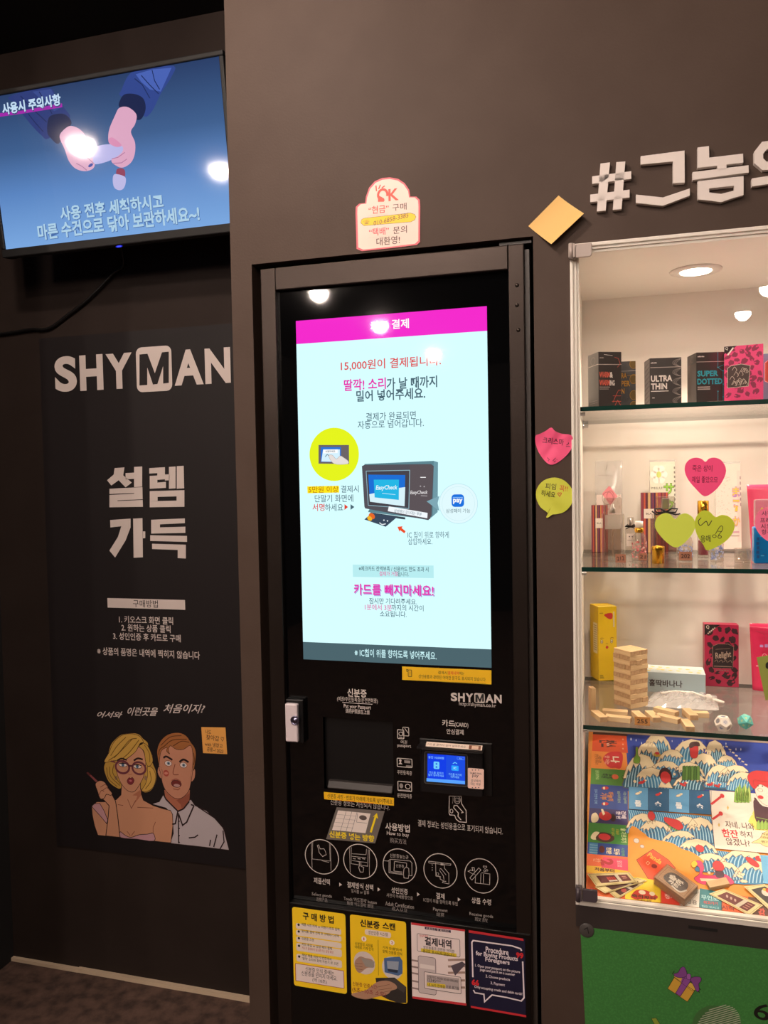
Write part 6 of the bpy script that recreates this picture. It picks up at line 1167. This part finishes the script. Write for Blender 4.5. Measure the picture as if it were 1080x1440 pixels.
c.text('정지', 942, 1262, 15, 7, '#f4c8bc', .02, ZF+7); c.text('공감', 973, 1269.5, 14, 6, '#4a4440', .01, ZF+7); c.text('무인도', 998, 1264, 24, 7, '#a8d8dc', .03, ZF+7); c.text('쉬고가기', 999, 1271, 20, 4.5, '#d05a58', .03, ZF+7); c.text('한잔 마시고', 999, 1277, 24, 3.4, '#a8d8dc', .01, ZF+7); c.text('시작', 1024, 1278, 18, 6, '#7a2a20', .02, ZF+7); c.text('감', 1071, 1284, 10, 11, '#d85a48', .05, ZF+7)
for k in range(9): c.ell(832+k*5.2, 1250+(k % 3)*4, 3, 2, ('#c8442a','#efa23c','#d85a2c')[k % 3], 2, 10, rot=k*40)
tag(m.build('game_board'), 'colourful illustrated board with waves and squares, leaning in the bottom of the display case', 'game board')
# cards lying on the leaning board
CG = 'picture cards lying on the game board'
def buv(px, py, z=0):
    v = ray(px, py); O = Vector((0, BA.y, BA.z))+BN*z; t_ = (O-CAM).dot(BN)/v.dot(BN); return CAM+v*t_
def card(pts, z, label, draw=None):
    m = MB(); P = [buv(x, y, z+.0012) for x, y in pts]; m.prism(P, -BN*.0009, M('#dcc98e', 's')); c = Canvas(m, Vector((0, BA.y, BA.z))+BN*(z+.0012), BU, BV, BN, px=True, rough=.5)
    L = lambda u, v: tuple((1-u)*(1-v)*pts[0][k]+u*(1-v)*pts[1][k]+u*v*pts[2][k]+(1-u)*v*pts[3][k] for k in (0, 1))
    q = lambda u0, v0, u1, v1, col, z_=1: c.poly([L(u0,v0),L(u1,v0),L(u1,v1),L(u0,v1)], col, z_)
    c.stroke([L(.035,.06),L(.965,.06),L(.965,.94),L(.035,.94)], .5, '#8a7a44', 1, True)
    if draw: draw(c, q, L)
    tag(m.build('playing_card', fix=True), label, 'playing card', CG)
def d(c, q, L): q(.17, .18, .86, .82, '#4a2a26'); c.ell(*L(.4, .5), 4, 3, '#a83a34', 2, 12); q(.55, .18, .64, .82, '#c8bca8', 2)
card([(856,1254.5),(893,1239),(906,1242),(868,1264.5)], .0015, 'cream-bordered picture card at the bottom of the left fan of three, mostly covered', d)
def d(c, q, L): q(.2, .15, .85, .85, '#54302a'); q(.6, .15, .68, .85, '#c8bca8', 2)
card([(836,1247),(896,1234),(910,1238.5),(851,1256)], .0040, 'cream-bordered picture card in the middle of the left fan of three', d)
def d(c, q, L):
    q(.17, .2, .62, .8, '#5c2222'); q(.68, .2, .9, .8, '#6a2a26'); q(.60, .16, .68, .84, '#cfc2ac', 2)
    for k in range(4): q(.38+.05*k, .35, .42+.05*k, .62, '#b83a34', 2)
    q(.38, .62, .58, .74, '#d8ccbc', 2); q(.74, .35, .84, .42, '#c88a78', 2); q(.74, .5, .84, .57, '#c88a78', 2)
card([(825.5,1228.5),(885,1226.5),(896.5,1240.5),(838.5,1246.5)], .0066, 'cream-bordered picture card with a red scene on top of the left fan of three', d)
def d(c, q, L):
    q(.14, .18, .58, .84, '#6a2724'); q(.68, .18, .88, .84, '#6a2724'); q(.58, .14, .68, .88, '#cfc2ac', 2)
    for k in range(3): c.ell(*L(.27+.1*k, .5), 1.6, 2.2, '#c8a898', 2, 10)
    for k in range(3): q(.72, .3+.17*k, .84, .36+.17*k, '#b87a68', 2)
card([(1017.5,1249.5),(1073,1273),(1054.5,1287.5),(997,1257)], .003, 'cream-bordered picture card with dark red panels, right of the card deck', d)
def d(c, q, L): q(.1, .16, .7, .84, '#2c2420'); c.ell(*L(.28, .45), 6, 5, '#d8ccbc', 2, 14); c.ell(*L(.25, .3), 3, 3, '#c83a34', 3, 12); c.ell(*L(.2, .35), 3, 2, '#e0b83a', 3, 12); q(.7, .12, .78, .88, '#cfc2ac', 2)
card([(1075,1243),(1125,1268),(1104,1300),(1046,1246.5)], .003, 'cream-bordered picture card with a bird on black, cut by the right edge of the photo', d)
# card deck in a clear case
P = [buv(x, y, .026) for x, y in ((909.5,1227),(946,1218),(991,1250),(957,1262))]; cx = sum(P, Vector())/4; du = ((P[2]-P[1])+(P[3]-P[0])).normalized(); dv = BN.cross(du).normalized(); ln = ((P[2]-P[1]).length+(P[3]-P[0]).length)/2; wd = (abs((P[1]-P[0]).dot(dv))+abs((P[2]-P[3]).dot(dv)))/2
Tm_ = Matrix(((du.x, dv.x, BN.x, cx.x), (du.y, dv.y, BN.y, cx.y), (du.z, dv.z, BN.z, cx.z), (0, 0, 0, 1)))
dk = thing('card_deck', cx-BN*.025, 'thick deck of brown cards in a clear plastic case, lying on the game board', 'card deck')
m = MB(); m.box((-ln/2+.003, -wd/2+.003, -.0225), (ln/2-.003, wd/2-.003, -.0012), M('#a87a52', 'p'), Tm_)
c = Canvas(m, cx-BN*.0011, du, dv, BN, rough=.4); c.rect(-ln*.44, -wd*.42, ln*.44, wd*.42, '#b88a5e', 1); c.stroke([(-ln*.4,-wd*.36),(ln*.4,-wd*.36),(ln*.4,wd*.36),(-ln*.4,wd*.36)], .0008, '#7a5434', 2, True)
c.poly(curve([(-.020,-.012),(.012,-.015),(.024,-.004),(.018,.013),(-.012,.014),(-.022,.004)], 3), '#4a3a34', 2); c.text('술판', -.001, .003, .030, .012, '#e8dccc', .05, 4); c.text('카드', 0, -.008, .022, .008, '#e8dccc', .05, 4); c.stroke(ocurve([(.0,-.014),(.018,-.015),(.026,-.002)], 4), .003, '#d8ccbc', 3); m.build('cards', dk)
m = MB(); m.box((-ln/2, -wd/2, -.0245), (ln/2, wd/2, 0), glass('case_plastic', (.93, .92, .9), 1.48, .03, .06), Tm_); m.build('clear_case', dk, bevel=.004, seg=3)
q0, q1 = buv(995, 1245, .008), buv(1024, 1239, .008); o = blk.copy(); COL.objects.link(o); ax = (q1-q0).normalized(); by = BN.cross(ax).normalized(); o.matrix_world = Matrix(((ax.x, by.x, BN.x, 0), (ax.y, by.y, BN.y, 0), (ax.z, by.z, BN.z, 0), (0, 0, 0, 1))); o.matrix_world.translation = (q0+q1)/2-BN*.0078; tag(o, 'wooden block lying on the game board against the card deck', 'wooden block', LBK)
o.scale = (.82, .9, 1)
# green panel and round number sticker under the case
m = MB(); GR = noisy('speckled_green_print', '#397a38', '#458a42', 240, .55, lo=.45, hi=.75)
G = [(816,1303),(1080,1336),(1240,1357),(1240,1640),(833,1640)]; m.prism([onY(*p, -.0025) for p in G][::-1], Vector((0, .0025, 0)), GR); c = wallcanvas(m, -.0027, rough=.5)
GC = '#1c1a14'; c.set(900, 1200, 6)
c.poly([(233,1140),(290,1045),(460,1160),(400,1252)], '#d0a23c', 1, '#3a2c14', 4); c.poly([(300,1180),(375,1050),(435,1065),(340,1205)], '#8a4a94', 2, '#3a1c44', 4)
c.poly([(285,1045),(300,1010),(460,1110),(470,1150),(440,1160)], '#d8b04a', 1.5, '#3a2c14', 3); c.poly([(358,1040),(400,1030),(430,1070),(395,1115),(345,1085)], '#8a4a94', 2.4)
c.poly(curve([(395,1030),(385,975),(365,955),(340,970),(320,1005),(285,1015),(300,1040),(350,1048)], 3), '#7f4488', 3, '#3a1c44', 4); c.poly(curve([(425,1060),(460,1040),(510,1045),(515,1075),(495,1100),(500,1150),(480,1165),(450,1110)], 3), '#7f4488', 3, '#3a1c44', 4)
c.poly(curve([(395,1020),(420,1015),(430,1040),(420,1065),(395,1055)], 3), '#9a5aa4', 4, '#3a1c44', 3)
for a in (((270,1020),(290,990)), ((490,1160),(505,1175)), ((500,1140),(515,1150))): c.stroke(a, 6, GC, 2)
c.ell(655, 1490, 215, 205, '#3f6a38', 1, 48)
for k in range(22):
    yo = -190+k*18; hw = math.sqrt(max(0, 205**2-(yo)**2)); c.stroke([(655-hw*.95, 1490+yo+hw*.28), (655+hw*.95, 1490+yo-hw*.28)], 7, '#a8ac98', 2)
c.text('6', 1030, 1335, 135, 140, '#14140e', .0, 3, rot=-8); c.text('6', 1033, 1335, 135, 140, '#14140e', .0, 3.3, rot=-8); c.text('6', 1027, 1335, 128, 132, '#14140e', .0, 3.6, rot=-8); c.poly([(95,1392),(135,1388),(170,1440),(230,1500),(160,1500),(120,1440)], '#8a9a34', 1, GC, 4); c.set()
tag(m.build('promotional_panel', fix=True), 'dark green printed panel with a yellow gift box drawing, under the display case', 'panel')
q = onY(825, 1309.5, -.006); m = MB(); T = Tm(q+Vector((0, .0035, 0))) @ Matrix.Rotation(R(90), 4, 'X'); m.lathe([(.0145, 0), (.0145, .0012), (.0135, .002)], T, M('#4a4644', 's'), 30); c = wallcanvas(m, q.y+.0014-.0003); c.stroke([(821,1307),(826,1304.5),(828,1313)], 1.2, '#141212', 2)
tag(m.build('round_sticker'), 'small round grey sticker with a handwritten 7 at the corner of the green panel', 'sticker')
for o in bpy.data.objects:
    if '_w' in o: del o['_w']
